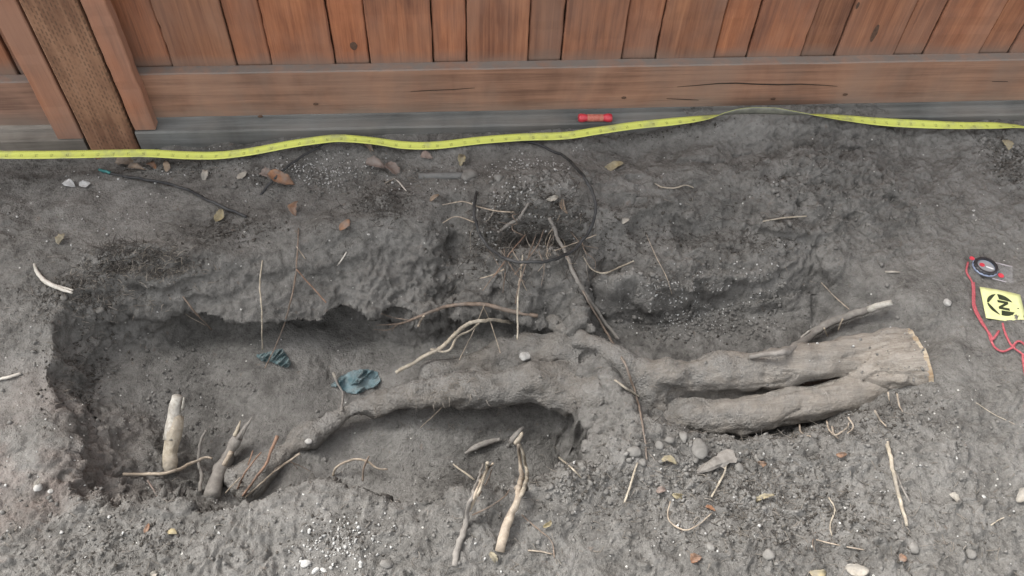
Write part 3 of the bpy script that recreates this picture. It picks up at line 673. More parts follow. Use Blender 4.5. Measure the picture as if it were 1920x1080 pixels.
rods('wavy_root', 'wavy pale root curving beside the dark hollow right of the tube loop', 'root', [([(1092,478),(1108,503,.008),(1132,512,.01),(1160,502,.01),(1188,489,.006)], [.0012,.0018,.0016], 'straw')])
rods('small_root', 'short curly pale root lying below the yellow leaf', 'root', [([(1228,344),(1242,351,.004),(1265,352,.005),(1285,347,.004),(1300,352)], [.0012,.0016,.0012], 'straw')])
rods('small_root', 'short straight pale root on the bank above the cut root', 'root', [([(1430,415),(1468,409,.005),(1512,405)], [.0011,.0019,.0014], 'straw')])
rods('severed_branch', 'grey side branch with a pale sawn tip lying along the cut root', 'branch', [
    ([(1405,669,.005),(1470,660,.016),(1506,640,.022),(1540,615,.02),(1590,593,.02),(1640,577,.018)], [.004,.0065,.0085,.0085,.0075,.0065], 'grey_twig'), ([(1628,581,.020),(1652,573,.019),(1672,567,.018)], [.0062,.0066,.0055], 'bone', 'sawn_tip'), ([(1502,632,.03),(1518,620,.03)], [.0016,.002], 'pale', 'splinter')])
rods('thin_root', 'thin root leaning against the severed side branch', 'root', [([(1540,530),(1562,553,.004),(1592,580,.012)], [.001,.0012], 'tan_twig')])
rods('thin_root', 'pale root tip sticking out beneath the stones below the big root', 'root', [([(1171,942),(1180,915,.006),(1188,888,.006),(1196,868)], [.0016,.0018,.0014], 'straw')])
rods('thin_root', 'pale root standing next to the wedge shaped bark chip', 'root', [([(1334,932),(1347,908,.006),(1358,888,.01),(1362,868,.01)], [.0017,.0018,.0011], 'straw'), ([(1360,880,.008),(1350,868,.008)], [.0008,.0006], 'tan_twig')])
rods('thin_root', 'short pale root poking over the right end of the front pit', 'root', [([(1048,858,.01),(1070,876,.008),(1092,898)], [.0017,.0016,.001], 'straw')])
rods('thin_root', 'loop of thin root lying on the foreground soil at lower centre right', 'root', [([(1257,940),(1252,962,.004),(1258,980,.004),(1285,994,.004),(1312,982,.004),(1335,962)], [.0009,.0013,.001], 'tan_twig')])
rods('thin_root', 'pale wriggling root beside the straight pale root at lower right', 'root', [([(1553,932),(1565,955,.004),(1556,985,.003),(1560,1005)], [.0012,.0015,.0008], 'straw'), ([(1530,1012),(1570,1022,.003),(1620,1031)], [.0008,.0011], 'tan_twig'), ([(1529,998),(1524,1020,.003),(1531,1035)], [.0009,.0007], 'brown')])
rods('small_stick', 'short pale stick left of the compass', 'stick', [([(1660,510),(1675,509.5,.003),(1688,510)], [.0022,.0024,.001], 'leaf_pale')])
rods('small_stick', 'pale stick at the left picture edge beside the pit', 'stick', [([(-14,716),(12,708,.003),(38,700,.003)], [.002,.0028,.0022], 'pale')])
rods('small_stick', 'short pale stick lying on the big root under the hanging brown root', 'stick', [([(1152,712),(1174,728,.006),(1198,744)], [.0016,.0024,.0016], 'straw')])
rods('ball_roots', 'tangle of thin brown roots spreading from the underside of the root ball', 'roots', [
    ([(945,466,.01),(948,500,.02),(943,550,.02)], [.0009,.0012,.0008], 'brown'), ([(1005,440,.01),(988,490,.025),(972,540,.03),(966,570,.03)], [.001,.0013,.001], 'brown'), ([(900,522,.01),(922,516,.02),(945,505,.02)], [.0009,.0016], 'tan_twig'),
    ([(1020,430,.01),(1005,465,.025),(965,515,.03)], [.001,.0012], 'brown'), ([(940,470,.012),(965,510,.025),(985,530,.025)], [.001,.0008], 'brown'), ([(1040,470,.02),(1080,455,.02),(1118,440,.008)], [.001,.0012], 'tan_twig'), ([(960,480,.015),(935,505,.02),(905,545,.02)], [.0009,.0008], 'brown'),
    ([(985,440,.012),(960,470,.02),(925,520,.025)], [.0009,.0008], 'red_twig'), ([(1010,470,.02),(1020,500,.025),(1015,535,.02)], [.0008,.0006], 'brown')])
BR = []
for i in range(34):
    x0 = RNG.uniform(895, 1105); y0 = RNG.uniform(385, 475); dx = RNG.normal(0, 40); ln = RNG.uniform(25, 135) * RNG.uniform(.6, 1)
    pts = [(x0, y0, RNG.uniform(.0, .01))]
    for k in (1, 2, 3): pts.append((x0 + dx * k / 3 + RNG.normal(0, 8), y0 + ln * k / 3 + RNG.normal(0, 5), RNG.uniform(.004, .032)))
    BR.append((pts, [RNG.uniform(.0006, .0015), .0005], ['dark_fibre', 'fibre', 'brown', 'dark_fibre', 'tan_twig', 'dark_fibre'][i % 6], 'strand'))
rods('root_curtain', 'curtain of many fine dark roots hanging from the root ball under the tube loop', 'roots', BR)
rods('loose_stick', 'grey stick lying on the root ball inside the tube loop', 'stick', [([(933,436,.008),(955,420,.01),(975,408,.011),(990,380,.008)], [.003,.0034,.0032,.002], 'grey_twig')])
rods('thin_root', 'thin root tip hanging under the big root into the front pit', 'root', [([(838,748,.0),(822,770,.03),(788,802,.01)], [.001,.0012,.0007], 'tan_twig')])
rods('thin_root', 'pair of arching roots entering the hollow left of the tube loop', 'root', [([(830,418,.006),(855,406,.012),(890,417,.01)], [.001,.0012], 'tan_twig'), ([(830,384,.006),(868,378,.014),(898,388,.012),(935,396,.01),(965,398,.008)], [.001,.0014], 'tan_twig')])
rods('dirty_string', 'dirty curled root with white tip beside the right teal scrap', 'root', [([(626,703,.014),(632,718,.016),(642,738,.014),(641,770,.006)], [.003,.0024,.0022,.0026], 'grey_twig'), ([(625,699,.016),(631,712,.016)], [.0034,.003], 'leaf_pale', 'white_tip')])
rods('thin_root', 'thin root slanting down the trench wall below the curly pale root', 'root', [([(1212,440),(1232,485,.008),(1250,520,.008),(1260,552)], [.0007,.0009,.0006], 'tan_twig')])
rods('thin_root', 'short white root on the litter below the tape, left of the grey pipe', 'root', [([(738,335),(748,342,.004),(762,358,.003)], [.0011,.0017,.0013], 'pale'), ([(738,336,.003),(722,343,.003)], [.0009,.0007], 'tan_twig')])
rods('thin_root', 'short white root on the wall right of the orange red leaf', 'root', [([(650,472),(640,488,.004),(632,498)], [.0013,.0016,.0009], 'pale')])
rods('thin_root', 'thin curved root at the far lower right', 'root', [([(1858,985),(1872,975,.003),(1895,967)], [.0011,.0009], 'straw'), ([(1830,755),(1870,780,.002),(1925,805)], [.0006,.0006], 'straw')])
rods('thin_root', 'crossing thin roots in the foreground right of the long stripped root', 'root', [([(978,965),(1010,993,.003),(1034,1015,.003),(1040,1045)], [.0012,.001], 'brown'), ([(990,1032),(1015,1034,.003),(1036,1039)], [.0012,.0013], 'tan_twig')])
rods('thin_root', 'thin dark twig stuck in the front wall near the bent twig', 'twig', [([(294,930),(286,915,.006),(277,901,.01)], [.0013,.0015,.0017], 'leaf_pink')])

# ------------------------------------------------------------ irrigation tubing
rods('drip_tube', 'black drip tube with a teal end lying on the soil at upper left', 'tube', [
    ([(205,324,.004),(250,334,.006),(300,341,.006),(345,353,.006),(400,380,.006),(462,406,.004)], [.0029,.0029], 'black'), ([(186,318,.004),(197,321,.006),(208,325,.005)], [.003,.003], 'teal_tip', 'fitting')])
rods('drip_tube', 'black drip tube running from under the yellow tape down to the left', 'tube', [([(655,258,.004),(620,266,.006),(575,288,.007),(535,315,.009),(508,342,.005),(492,362,.0),(480,376,-.006)], [.0026,.0026], 'black')])
rods('tube_loop', 'black tube bent into a large round loop around the root ball', 'tube', [([(975,264,.004),(1010,272,.008),(1055,292,.018),(1090,325,.03),(1113,368,.035),(1116,405,.035),(1100,442,.035),(1070,472,.04),(1030,489,.045),(985,492,.045),(945,482,.04),(910,455,.035),(892,420,.03),(889,385,.02),(893,360,.005)], [.0031,.0031], 'black')])
def pipe():
    a, b = hit(786, 331, .002), hit(868, 329, .002)
    V, F = tube([a, (a + b) / 2, b], [.0065, .0065], 14, .01, .01, 0, 2); c = np.mean(V, 0)
    o = mesh_py('grey_pipe', np.array(V) - c, F, M['pipe'], None, True); o.location = Vector(c)
    tag(o, 'short grey pipe half buried in the bank beside the round stone', 'pipe')
pipe()

# ------------------------------------------------------------ measuring tape
def tape():
    pts = [(-420,300,0),(-240,297,0),(-60,291,0),(0,291,0),(80,291,0),(150,290,0),(270,288,0),(350,292,0),(410,292,0),(470,285,0),(540,272,0),(600,263,0),(640,260,0),(700,265,-.1),(760,273,0),(820,273,0),(900,264,0),(980,258,0),(1060,255,0),(1120,246,0),(1190,236,0),(1260,229,0),(1320,222,-.35),(1362,214,-1.1),(1400,209,-1.5),(1450,209,-1.5),(1490,214,-1.2),(1530,217,-.6),(1580,222,-.2),(1650,229,.1),(1720,233,.2),(1800,236,0),(1860,236,-.1),(1910,238,-.5),(1960,246,-.6),(2080,244,-.2),(2240,238,0),(2400,234,0)]
    P = np.array([np.append(hit(p[0], p[1], .006 + .012 * abs(math.sin(p[2]))), p[2]) for p in pts])
    for i, p in enumerate(pts):
        if P[i, 1] > -.066 and P[i, 2] < .034: P[i, :3] = at(p[0], p[1], .034 + .012 * abs(math.sin(p[2])))
    # the band bridges the small dips
    for _ in range(3): P[1:-1, 2] = np.maximum(P[1:-1, 2], .25 * P[:-2, 2] + .5 * P[1:-1, 2] + .25 * P[2:, 2])
    for _ in range(2): P[1:-1, 2] = .25 * P[:-2, 2] + .5 * P[1:-1, 2] + .25 * P[2:, 2]
    for i, p in enumerate(pts): P[i, :3] = at(p[0], p[1], P[i, 2])
    S = spline(P, .006); C = S[:, :3]; T = np.gradient(C, axis=0); T /= np.linalg.norm(T, axis=1)[:, None]
    L = np.concatenate([[0], np.cumsum(np.linalg.norm(np.diff(C, axis=0), axis=1))]); V = []; F = []; W = .0088; UV = []
    for i in range(len(C)):
        B = np.cross([0, 0, 1.0], T[i]); B /= np.linalg.norm(B); U = np.cross(T[i], B); a = S[i, 3] + .12
        d = B * math.cos(a) + U * math.sin(a); n = np.cross(T[i], d)
        for s in (-1, -.5, 0, .5, 1): V.append(C[i] + d * W * s + n * .0016 * (s * s)); UV.append((L[i], s * .5 + .5))
        if i:
            for k in range(4): q = (i - 1) * 5 + k; F.append((q, q + 5, q + 6, q + 1))
    t = NT('yellow_tape_print'); uv = t.tc.outputs['UV']; u, v_, _ = t.sep(uv)
    inch = t.math('DIVIDE', u, .0254); fr = t.math('FRACT', inch); cell = t.math('FLOOR', inch)
    tick = t.math('MULTIPLY', t.math('LESS_THAN', t.math('ABSOLUTE', t.math('SUBTRACT', t.math('FRACT', t.math('MULTIPLY', inch, 8)), .5)), .10), t.math('GREATER_THAN', v_, .86))
    tick2 = t.math('MULTIPLY', t.math('LESS_THAN', t.math('ABSOLUTE', t.math('SUBTRACT', fr, .06)), .012), t.math('GREATER_THAN', v_, .35))
    nx_ = t.math('MULTIPLY', t.math('LESS_THAN', t.math('ABSOLUTE', t.math('SUBTRACT', fr, .22)), .10), t.math('LESS_THAN', t.math('ABSOLUTE', t.math('SUBTRACT', v_, .45)), .20))
    cmb = t.n.new('ShaderNodeCombineXYZ'); t.lk(t.math('MULTIPLY', inch, 14), cmb.inputs[0]); t.lk(t.math('MULTIPLY', v_, 7), cmb.inputs[1])
    num = t.math('MULTIPLY', nx_, t.ramp(t.noise(cmb.outputs[0], 1.0, 1), [(.44, 0.0), (.5, 1.0)]))
    ink = t.math('MAXIMUM', t.math('MAXIMUM', t.math('MULTIPLY', tick, .22), t.math('MULTIPLY', tick2, .18)), t.math('MULTIPLY', num, .5))
    dirt = t.ramp(t.noise(t.mapping(), 26, 5, .65), [(.50, 0.0), (.70, 1.0)])
    c = t.mix(ink, t.mix(t.math('MULTIPLY', dirt, .75), (.52, .56, .125), (.27, .27, .16)), (.06, .06, .03))
    mt = t.out(c, .5, .35)
    mb = NT('tape_back'); back = mb.out(mb.ramp(mb.noise(mb.mapping(), 60), [(.4, (.13, .13, .11)), (.65, (.20, .20, .16))]), .6, .3)
    r = thing('measuring_tape', C[len(C) // 2], 'yellow measuring tape laid along the foot of the fence', 'tape measure')
    o = mesh_py('blade', V, F, mt, None, True); me = o.data; me.materials.append(back)
    ul = me.uv_layers.new(name='UVMap'); idx = np.empty(len(me.loops), np.int32); me.loops.foreach_get('vertex_index', idx)
    ul.data.foreach_set('uv', np.array(UV, np.float32)[idx].ravel())
    sm = o.modifiers.new('thickness', 'SOLIDIFY'); sm.thickness = .0006; sm.offset = -1; sm.material_offset = 1; sm.material_offset_rim = 0
    put(r, o)
tape()

# ------------------------------------------------------------ small red tube on the base board
def red_tube():
    c = aty(1117, 215, -.052); c[2] = .0385 if c[2] < .05 else c[2]
    c = np.array([c[0], -.050, .0385])
    r = thing('red_tube', c, 'small red tube with flared ends and a tan band resting on the base board', 'tube')
    prof = [(-.032,.003),(-.0315,.0065),(-.028,.0082),(-.022,.0080),(-.017,.0066),(-.012,.0062),(.012,.0062),(.017,.0066),(.022,.0080),(.028,.0084),(.0315,.0068),(.032,.003)]
    n = 18; ang = math.radians(-1.5)
    def lathe(pr):
        V = []; F = []
        for x, q in pr:
            for k in range(n): a = 2*math.pi*k/n; V.append((x * math.cos(ang) + c[0], q * math.cos(a) + c[1] + x * math.sin(ang), q * math.sin(a) + c[2]))
        for i in range(len(pr) - 1):
            for k in range(n): a = i*n+k; b = i*n+(k+1)%n; F.append((a, a+n, b+n, b))
        F.append(tuple(range(n))); F.append(tuple((len(pr)-1)*n+k for k in range(n))[::-1]); return V, F
    mr = mat_plain('red_plastic', (.38, .02, .035), (.52, .05, .065), 120, .35, .5, .0002)
    V, F = lathe(prof); put(r, mesh_py('body', V, F, mr, None, True))
    V, F = lathe([(-.015,.0066),(-.0145,.0070),(.0145,.0070),(.015,.0066)]); put(r, mesh_py('band', V, F, mat_plain('tan_band', (.36, .09, .07), (.46, .20, .14), 150, .6), None, True))
red_tube()

# ------------------------------------------------------------ north arrow card
def frame_on(px, py, dxp, lift):
    """local frame on the ground: origin, x axis towards pixel dxp, normal"""
    o, _ = hitn(px, py); q, _ = hitn(*dxp); nb = []
    for a in range(10):
        for rr in (.012, .03):
            p, n = drop(o[0] + rr * math.cos(a * .628), o[1] + rr * math.sin(a * .628)); nb.append(n)
    n = np.mean(nb, 0); n = n * .4 + np.array([0, 0, .6]); n /= np.linalg.norm(n); x = q - o; x -= n * (x @ n); x /= np.linalg.norm(x); y = np.cross(n, x)
    zs = []
    for a in np.linspace(-.034, .034, 5):
        for b in np.linspace(-.034, .034, 5):
            p, _ = drop(*(o + x * a + y * b)[:2]); zs.append((p - o) @ n)
    return o + n * (np.percentile(zs, 80) + lift), x, y, n
def north_card():
    o, x, y, n = frame_on(1879, 577, (1916, 581.5), .0015)
    r = thing('north_arrow_card', o, 'pale yellow card with a black circled N arrow at right edge', 'marker card')
    W, H = .0325, .0335
    def pt(u, v, w=0): return o + x * u + y * v + n * w
    # card, slightly bowed
    V = []; F = []; k = 9
    for j in range(k):
        for i in range(k):
            u = (i / (k-1) * 2 - 1) * W; v = (j / (k-1) * 2 - 1) * H + u * -.04; V.append(pt(u, v, .0010 * math.cos(u * 60) + .0012 * (i == k-1 and j == 0)))
    F = [(j*k+i, j*k+i+1, (j+1)*k+i+1, (j+1)*k+i) for j in range(k-1) for i in range(k-1)]
    card = mesh_py('card', V, F, mat_plain('yellow_card', (.56, .58, .27), (.64, .66, .34), 40, .6, .3, .0002), None, True)
    s = card.modifiers.new('t', 'SOLIDIFY'); s.thickness = .0012; s.offset = -1; put(r, card)
    ink = mat_plain('black_ink', (.020, .026, .014), (.035, .042, .022), 60, .55)
    def flat(name, polyg):
        V = []; m = len(polyg)
        for u, v in polyg: V.append(pt(u * W, v * H + u * W * -.04, .0010 * math.cos(u * W * 60) + .0007))
        for u, v in polyg: V.append(pt(u * W, v * H + u * W * -.04, .0010 * math.cos(u * W * 60) + .0003))
        F = [tuple(range(m))] + [(i, m + i, m + (i+1) % m, (i+1) % m) for i in range(m)]
        me = bpy.data.meshes.new(name); bm = bmesh.new(); vs = [bm.verts.new(v) for v in V]
        for f in F: bm.faces.new([vs[i] for i in f])
        bmesh.ops.triangulate(bm, faces=bm.faces[:]); bmesh.ops.recalc_face_normals(bm, faces=bm.faces); bm.to_mesh(me); bm.free(); me.materials.append(ink)
        return put(r, link(name, me))
    # circle of radius .66 centred at (-.16, 0); white arrow pointing to -x cuts it
    cx, R = -.13, .68
    def arc(a0, a1, m=12): return [(cx + R * math.cos(math.radians(a0 + (a1-a0)*i/m)), R * math.sin(math.radians(a0 + (a1-a0)*i/m))) for i in range(m + 1)]
    ya = .58
    flat('ring_mark', arc(178, 104) + [(-.74, .02)]); flat('ring_mark', arc(182, 256) + [(-.74, -.02)])
    flat('ring_mark', arc(98, 28, 14) + [(-.18, .36), (-.20, .52)]); flat('ring_mark', arc(262, 332, 14) + [(-.18, -.36), (-.20, -.52)])
    b = .075; t0, t1 = .21, -.21
    flat('letter_n', [(-.28, t0 - b), (-.28, t0 + b), (.24, t0 + b), (.24, t0 - b), (-.02, t0 - b)][:4])
    flat('letter_n', [(-.28, t1 - b), (-.28, t1 + b), (.24, t1 + b), (.24, t1 - b)]); flat('letter_n', [(-.28, t1 + b - .01), (-.10, t1 + b - .01), (.24, t0 - b + .01), (.06, t0 - b + .01)])
    flat('dot_mark', [(.70 + .045 * math.cos(a), -.0 + .035 * math.sin(a)) for a in np.linspace(0, 2*math.pi, 9)[:-1]])
north_card()

# ------------------------------------------------------------ compass
def compass():
    o, x, y, n = frame_on(1843, 507, (1890, 519), .002)
    r = thing('compass', o, 'small baseplate compass with black bezel and red cord beside the yellow card', 'compass')
    pt = lambda u, v, w=0: o + x * u + y * v + n * w
    t = NT('clear_plastic'); t.b.inputs['Alpha'].default_value = .05; t.out((.8, .8, .82), .15, .5); clear = t.m
    V = []; pl = [(-.024,-.021),(.046,-.021),(.046,.019),(-.024,.019)]
    V = [pt(u, v, .0) for u, v in pl] + [pt(u, v, .0018) for u, v in pl]
    put(r, mesh_py('baseplate', V, [(0,3,2,1),(4,5,6,7),(0,1,5,4),(1,2,6,5),(2,3,7,6),(3,0,4,7)], clear))
    edge = mat_plain('plate_edge', (.40, .36, .38), (.52, .48, .50), 50, .4)
    V, F = box(0, 1, 0, 1, 0, 1)
    for (u0, v0, u1, v1) in ((.006, .019, .046, .0198), (.012, -.0218, .034, -.021)):
        put(r, mesh_py('plate_edge', [pt(u0 + (u1-u0)*a, v0 + (v1-v0)*b, .0002 + .0014*c) for a, b, c in V], F, edge))
    def ringm(name, R0, R1, w0, w1, mat, seg=36, teeth=0):
        V = []; F = []
        for k in range(seg):
            a = 2*math.pi*k/seg; q = R1 + (.0009 if teeth and (k // 2) % 2 else 0)
            for (rr, ww) in ((R0, w0), (q, w0), (q, w1 * .8), (R1 - .0012, w1), (R0, w1)): V.append(pt(rr*math.cos(a), rr*math.sin(a), ww))
        for k in range(seg):
            for j in range(5): F.append((k*5+j, ((k+1)%seg)*5+j, ((k+1)%seg)*5+(j+1)%5, k*5+(j+1)%5))
        return put(r, mesh_py(name, V, F, mat))
    blk = mat_plain('bezel_black', (.014, .014, .016), (.03, .03, .034), 60, .35, .5, .0001)
    ringm('bezel', .0152, .0195, .002, .0085, blk, 64, 1)
    ringm('bezel_rim', .0150, .0212, .0019, .0042, mat_plain('blue_grey_rim', (.16, .20, .30), (.30, .34, .44), 60, .4), 48)
    red = mat_plain('red_mark', (.45, .03, .05), (.58, .06, .08), 80, .5); wh = mat_plain('white_needle', (.7, .7, .7), (.8, .8, .8), 80, .4)
    def disc(name, u, v, R, w0, w1, mat, m=16):
        V = [pt(u + R*math.cos(2*math.pi*k/m), v + R*math.sin(2*math.pi*k/m), w0) for k in range(m)] + [pt(u + R*math.cos(2*math.pi*k/m), v + R*math.sin(2*math.pi*k/m), w1) for k in range(m)]
        return put(r, mesh_py(name, V, [tuple(range(m))[::-1], tuple(range(m, 2*m))] + [(k, (k+1)%m, m+(k+1)%m, m+k) for k in range(m)], mat))
    disc('dial', 0, 0, .0151, .002, .0034, mat_plain('grey_dial', (.20, .20, .21), (.27, .27, .28), 40, .4), 32)
    disc('red_dot', -.0055, .0025, .0042, .0036, .0046, red); disc('red_dot', .0255, -.0105, .0048, .0018, .0028, red); disc('red_dot', -.021, .0145, .0042, .0018, .0028, red)
    V = [pt(.001,-.0012,.0050), pt(.0125,-.003,.0050), pt(.013,-.001,.0050), pt(.001,.0012,.0050), pt(.001,-.0012,.0042), pt(.0125,-.003,.0042), pt(.013,-.001,.0042), pt(.001,.0012,.0042)]
    put(r, mesh_py('needle', V, [(0,1,2,3),(7,6,5,4),(0,4,5,1),(1,5,6,2),(2,6,7,3),(3,7,4,0)], wh))
    cord = mat_plain('red_cord', (.30, .06, .075), (.42, .12, .13), 300, .85, .2, .001)
    for L in ([(1815,492),(1812,510),(1822,528),(1824,550),(1825,575),(1838,602),(1852,622),(1858,638),(1866,652),(1880,659),(1894,654),(1902,648)],
              [(1826,530),(1827,552),(1828,573),(1842,604),(1856,626),(1862,636),(1870,626),(1873,620),(1865,632),(1858,640)],
              [(1880,606),(1884,622),(1892,640),(1900,651),(1912,660),(1925,670),(1950,690),(1975,730),(1962,762)], [(1898,650),(1908,640),(1918,643),(1930,655),(1955,650),(1978,690),(1975,730)], [(1917,664),(1919,680),(1922,700),(1935,735),(1962,762)]):
        V, F = tube([hit(*q, .004) for q in L], [.0017, .0017], 8, .003, .12, .0003, int(L[0][0])); c_ = mesh_py('cord', V, F, cord, None, True); put(r, c_)
compass()

# ------------------------------------------------------------ teal scraps
def rag(label, outline, hts, seed, c0, c1):
    """outline in pixels -> crumpled sheet hanging from lifted points"""
    pts = np.array(outline, float); x0, y0 = pts.min(0); x1, y1 = pts.max(0); nx, ny = 40, 24; V = []; F = []; ids = {}
    GX, GY = np.meshgrid(np.linspace(x0, x1, nx), np.linspace(y0, y1, ny)); ins = sdf(pts, GX.ravel(), GY.ravel()).reshape(ny, nx)
    u = (GX - x0) / (x1 - x0); v = (GY - y0) / (y1 - y0)
    fold = 1 - np.abs(vn2(u * 5.2 + v * 2.6 + 9, v * 1.6 - u * .9 + 9, seed)) * 5.5; fold += .8 * (1 - np.abs(vn2(u * 9 + v * 4 + 3, v * 3.2 - u + 5, seed + 1)) * 5)
    hh = .004 + max(hts) * .62 * np.clip(fold, -.5, 1.8) * np.clip(ins / 5 + .6, 0, 1)
    for j in range(ny):
        for i in range(nx):
            if ins[j, i] > -2.0: ids[j, i] = len(V); V.append(hit(GX[j, i], GY[j, i], max(.0015, hh[j, i])))
    for j in range(ny - 1):
        for i in range(nx - 1):
            q = [(j, i), (j, i+1), (j+1, i+1), (j+1, i)]
            if all(k in ids for k in q): F.append(tuple(ids[k] for k in q)[::-1])
    V = np.array(V); ctr = V.mean(0); o = mesh_py('teal_scrap', V - ctr, F, mat_plain('teal_cloth', c0, c1, 50, .7, .25, .001, dusty=.45), None, True); o.location = Vector(ctr)
    s = o.modifiers.new('t', 'SOLIDIFY'); s.thickness = .0011; o.data.polygons.foreach_set('use_smooth', np.zeros(len(F), bool))
    return tag(o, label, 'plastic scrap', 'torn teal scraps in the pit')
rag('smaller torn teal scrap half buried below the hanging roots', [(481,666),(500,662),(515,658),(528,654),(538,668),(545,682),(540,688),(525,684),(505,676),(492,677)], [.002,.005,.008,.010,.008,.012,.014,.012,.008,.004], 3, (.075, .125, .13), (.18, .24, .25))
rag('larger crumpled blue teal scrap against the big root', [(621,722),(640,706),(660,696),(685,692),(706,697),(713,712),(708,722),(690,728),(670,738),(650,735),(640,728)], [.003,.006,.012,.014,.010,.004,.006,.010,.012,.010,.006], 5, (.07, .125, .14), (.175, .245, .265))

# ------------------------------------------------------------ leaves
def leaf_mesh(name, L, W, curl, fold, seed, mat, broad=.5):
    g = np.random.default_rng(seed); n = 12; V = []; F = []
    ph = g.uniform(0, 6.28)
    for i in range(n + 1):
        t = i / n; w = W * (math.sin(math.pi * t ** broad) ** .8) * (1 + .07 * g.normal()) + .0003
        x = (t - .5) * L; z = curl * L * (1 - (2*t-1) ** 2) + .04 * L * math.sin(t * 7 + ph)
        for s in (-1, -.5, 0, .5, 1): V.append((x, s * w * (1 + .35 * s * math.sin(ph * 3)) + .22 * L * math.sin(t * 3.4 + ph) * .5, z + fold * abs(s) ** 1.5 * w * (1 + .3 * g.normal())))
        if i:
            for k in range(4): q = (i-1)*5+k; F.append((q, q+5, q+6, q+1))
    me = bpy.data.meshes.new(name); me.from_pydata(V, [], F); me.update(); me.polygons.foreach_set('use_smooth', np.ones(len(F), bool)); me.materials.append(mat); return me
def leaf(px, py, Lpx, ang, mat, label, W=.26, curl=.12, fold=.5, h=.003, name='dry_leaf', broad=.8, cat='leaf', tilt=0):
    p, n = hitn(px, py); s = Lpx / (FPX / ((p - CP) @ RM[:, 2]))
    n = n * .35 + np.array([0, -.25, .6]); n /= np.linalg.norm(n); e, _ = hitn(px, py); q = at(px + 10 * math.cos(math.radians(ang)), py - 10 * math.sin(math.radians(ang)), p[2]); x = q - p; x -= n * (x @ n); x /= np.linalg.norm(x); y = np.cross(n, x)
    o = link(name, leaf_mesh(name, s * .92, s * W * .85, curl, fold, int(px * 7 + py), M[mat], broad))
    mw = Matrix.Identity(4); p = p + n * h
    for i in range(3): mw[i][0] = x[i]; mw[i][1] = y[i]; mw[i][2] = n[i]; mw[i][3] = p[i]
    o.matrix_world = mw @ Matrix.Rotation(math.radians(tilt), 4, 'X')
    so = o.modifiers.new('t', 'SOLIDIFY'); so.thickness = .0004
    return tag(o, label, cat, 'dry leaves and scraps on the soil' if cat == 'leaf' else None)
LV = [
 (117,450,26,60,'leaf_yellow','small yellowish dry leaf lying alone on bare soil at upper left',.3), (527,338,58,-12,'leaf_orange','large orange tan triangular leaf beside the black tube below the tape',.24),
 (503,330,34,-30,'leaf_pink','pinkish dry leaf behind the black tube next to the large orange one',.3), (687,279,42,-32,'leaf_tan','slender tan leaf pointing down from under the yellow tape',.14),
 (557,393,34,78,'leaf_orange','upright orange leaf on the bank above the hanging brown root',.26), (646,423,30,60,'leaf_orange','reddish orange leaf on the bank right of the upright orange leaf',.28),
 (1150,313,46,4,'leaf_yellow','yellow brown curled leaf on the bank right of the tube loop',.2), (411,405,30,55,'leaf_yellow','yellow green folded leaf touching the left drip tube',.3),
 (866,302,28,60,'leaf_yellow','yellow curled leaf under the tape above the grey stone',.3), (814,372,24,50,'leaf_tan','tiny tan leaf on the bank left of the tube loop',.16),
 (1058,388,34,-62,'leaf_tan','pointed tan leaf at the top of the long root inside the loop',.15), (1035,372,28,10,'leaf_pale','pale curled leaf touching the pointed tan leaf in the loop',.2),
 (238,302,40,-20,'leaf_tan','tan leaf tucked under the tape by the fence post',.3), (258,318,42,-8,'leaf_tan','long tan leaf below the one tucked under the tape',.18), (312,313,26,75,'leaf_tan','small upright tan leaf right of the leaves by the fence post',.26), (284,313,24,-40,'leaf_orange','small orange leaf among the leaves by the fence post',.3),
 (1172,416,18,50,'leaf_pale','tiny pale leaf right of the tube loop',.3), (1435,937,40,30,'leaf_yellow','pale yellow slender leaf on dark crumbs at lower right',.13), (1270,926,28,10,'leaf_yellow','yellow leaf on the soil below the bark chip',.25), (1240,920,20,-10,'leaf_pink','pinkish leaf left of the yellow one below the bark chip',.35),
 (1577,852,22,-5,'leaf_orange','small rusty leaf below the lower limb of the cut root',.25), (1911,928,38,62,'leaf_pale','broad pale leaf at the right picture edge near the bottom',.26), (1788,936,26,-30,'leaf_pale','pale curled leaf at lower right, left of the broad pale leaf',.28),
 (1532,1072,38,-8,'leaf_yellow','tan yellow leaf at the bottom edge right of centre',.25), (1606,1067,46,10,'leaf_pale','large pale dry leaf at the bottom edge right of the tan yellow one',.3), (925,1046,26,-70,'leaf_yellow','pale yellow leaf chip at the foot of the long stripped root',.25),
 (1253,868,34,-20,'leaf_yellow','yellow green dry leaf among stones below the big root',.22), (1025,983,22,50,'leaf_yellow','small pale yellow leaf right of the long stripped root',.2), (705,313,44,-8,'leaf_pink','pinkish grey leaf on the litter below the tape',.3), (738,320,40,-50,'leaf_pink','large pinkish leaf overlapping the litter by the white root',.34),
 (276,990,20,80,'leaf_orange','tiny orange leaf in the left foreground',.25), (324,1000,22,-20,'leaf_yellow','tiny yellowish leaf right of the tiny orange one in the foreground',.3), (1886,273,26,-70,'leaf_yellow','yellow green leaf in dark litter below the tape at far right',.35),
 (1305,1050,24,40,'leaf_orange','small rust coloured leaf chip at the bottom near centre right',.4), (1690,1048,20,40,'leaf_orange','small rust coloured leaf chip at the bottom further right',.4), (800,297,26,0,'leaf_pink','pinkish brown leaf at the tape above the grey pipe',.3), (386,331,28,60,'leaf_pale','pale upright leaf fragment left of the large orange leaf',.25), (455,330,24,40,'leaf_pale','pale leaf fragment between the left drip tube and the tape',.3),
 (288,1076,20,20,'leaf_pale','small pale leaf at the bottom edge left of centre',.3), (75,908,26,70,'leaf_pale','pale narrow leaf on the reddish soil at far left',.14), (1330,955,22,-10,'leaf_orange','small orange leaf sliver below the pale root by the bark chip',.2), (1428,870,20,0,'leaf_brown','small dark brown leaf right of the bark chip',.3)]
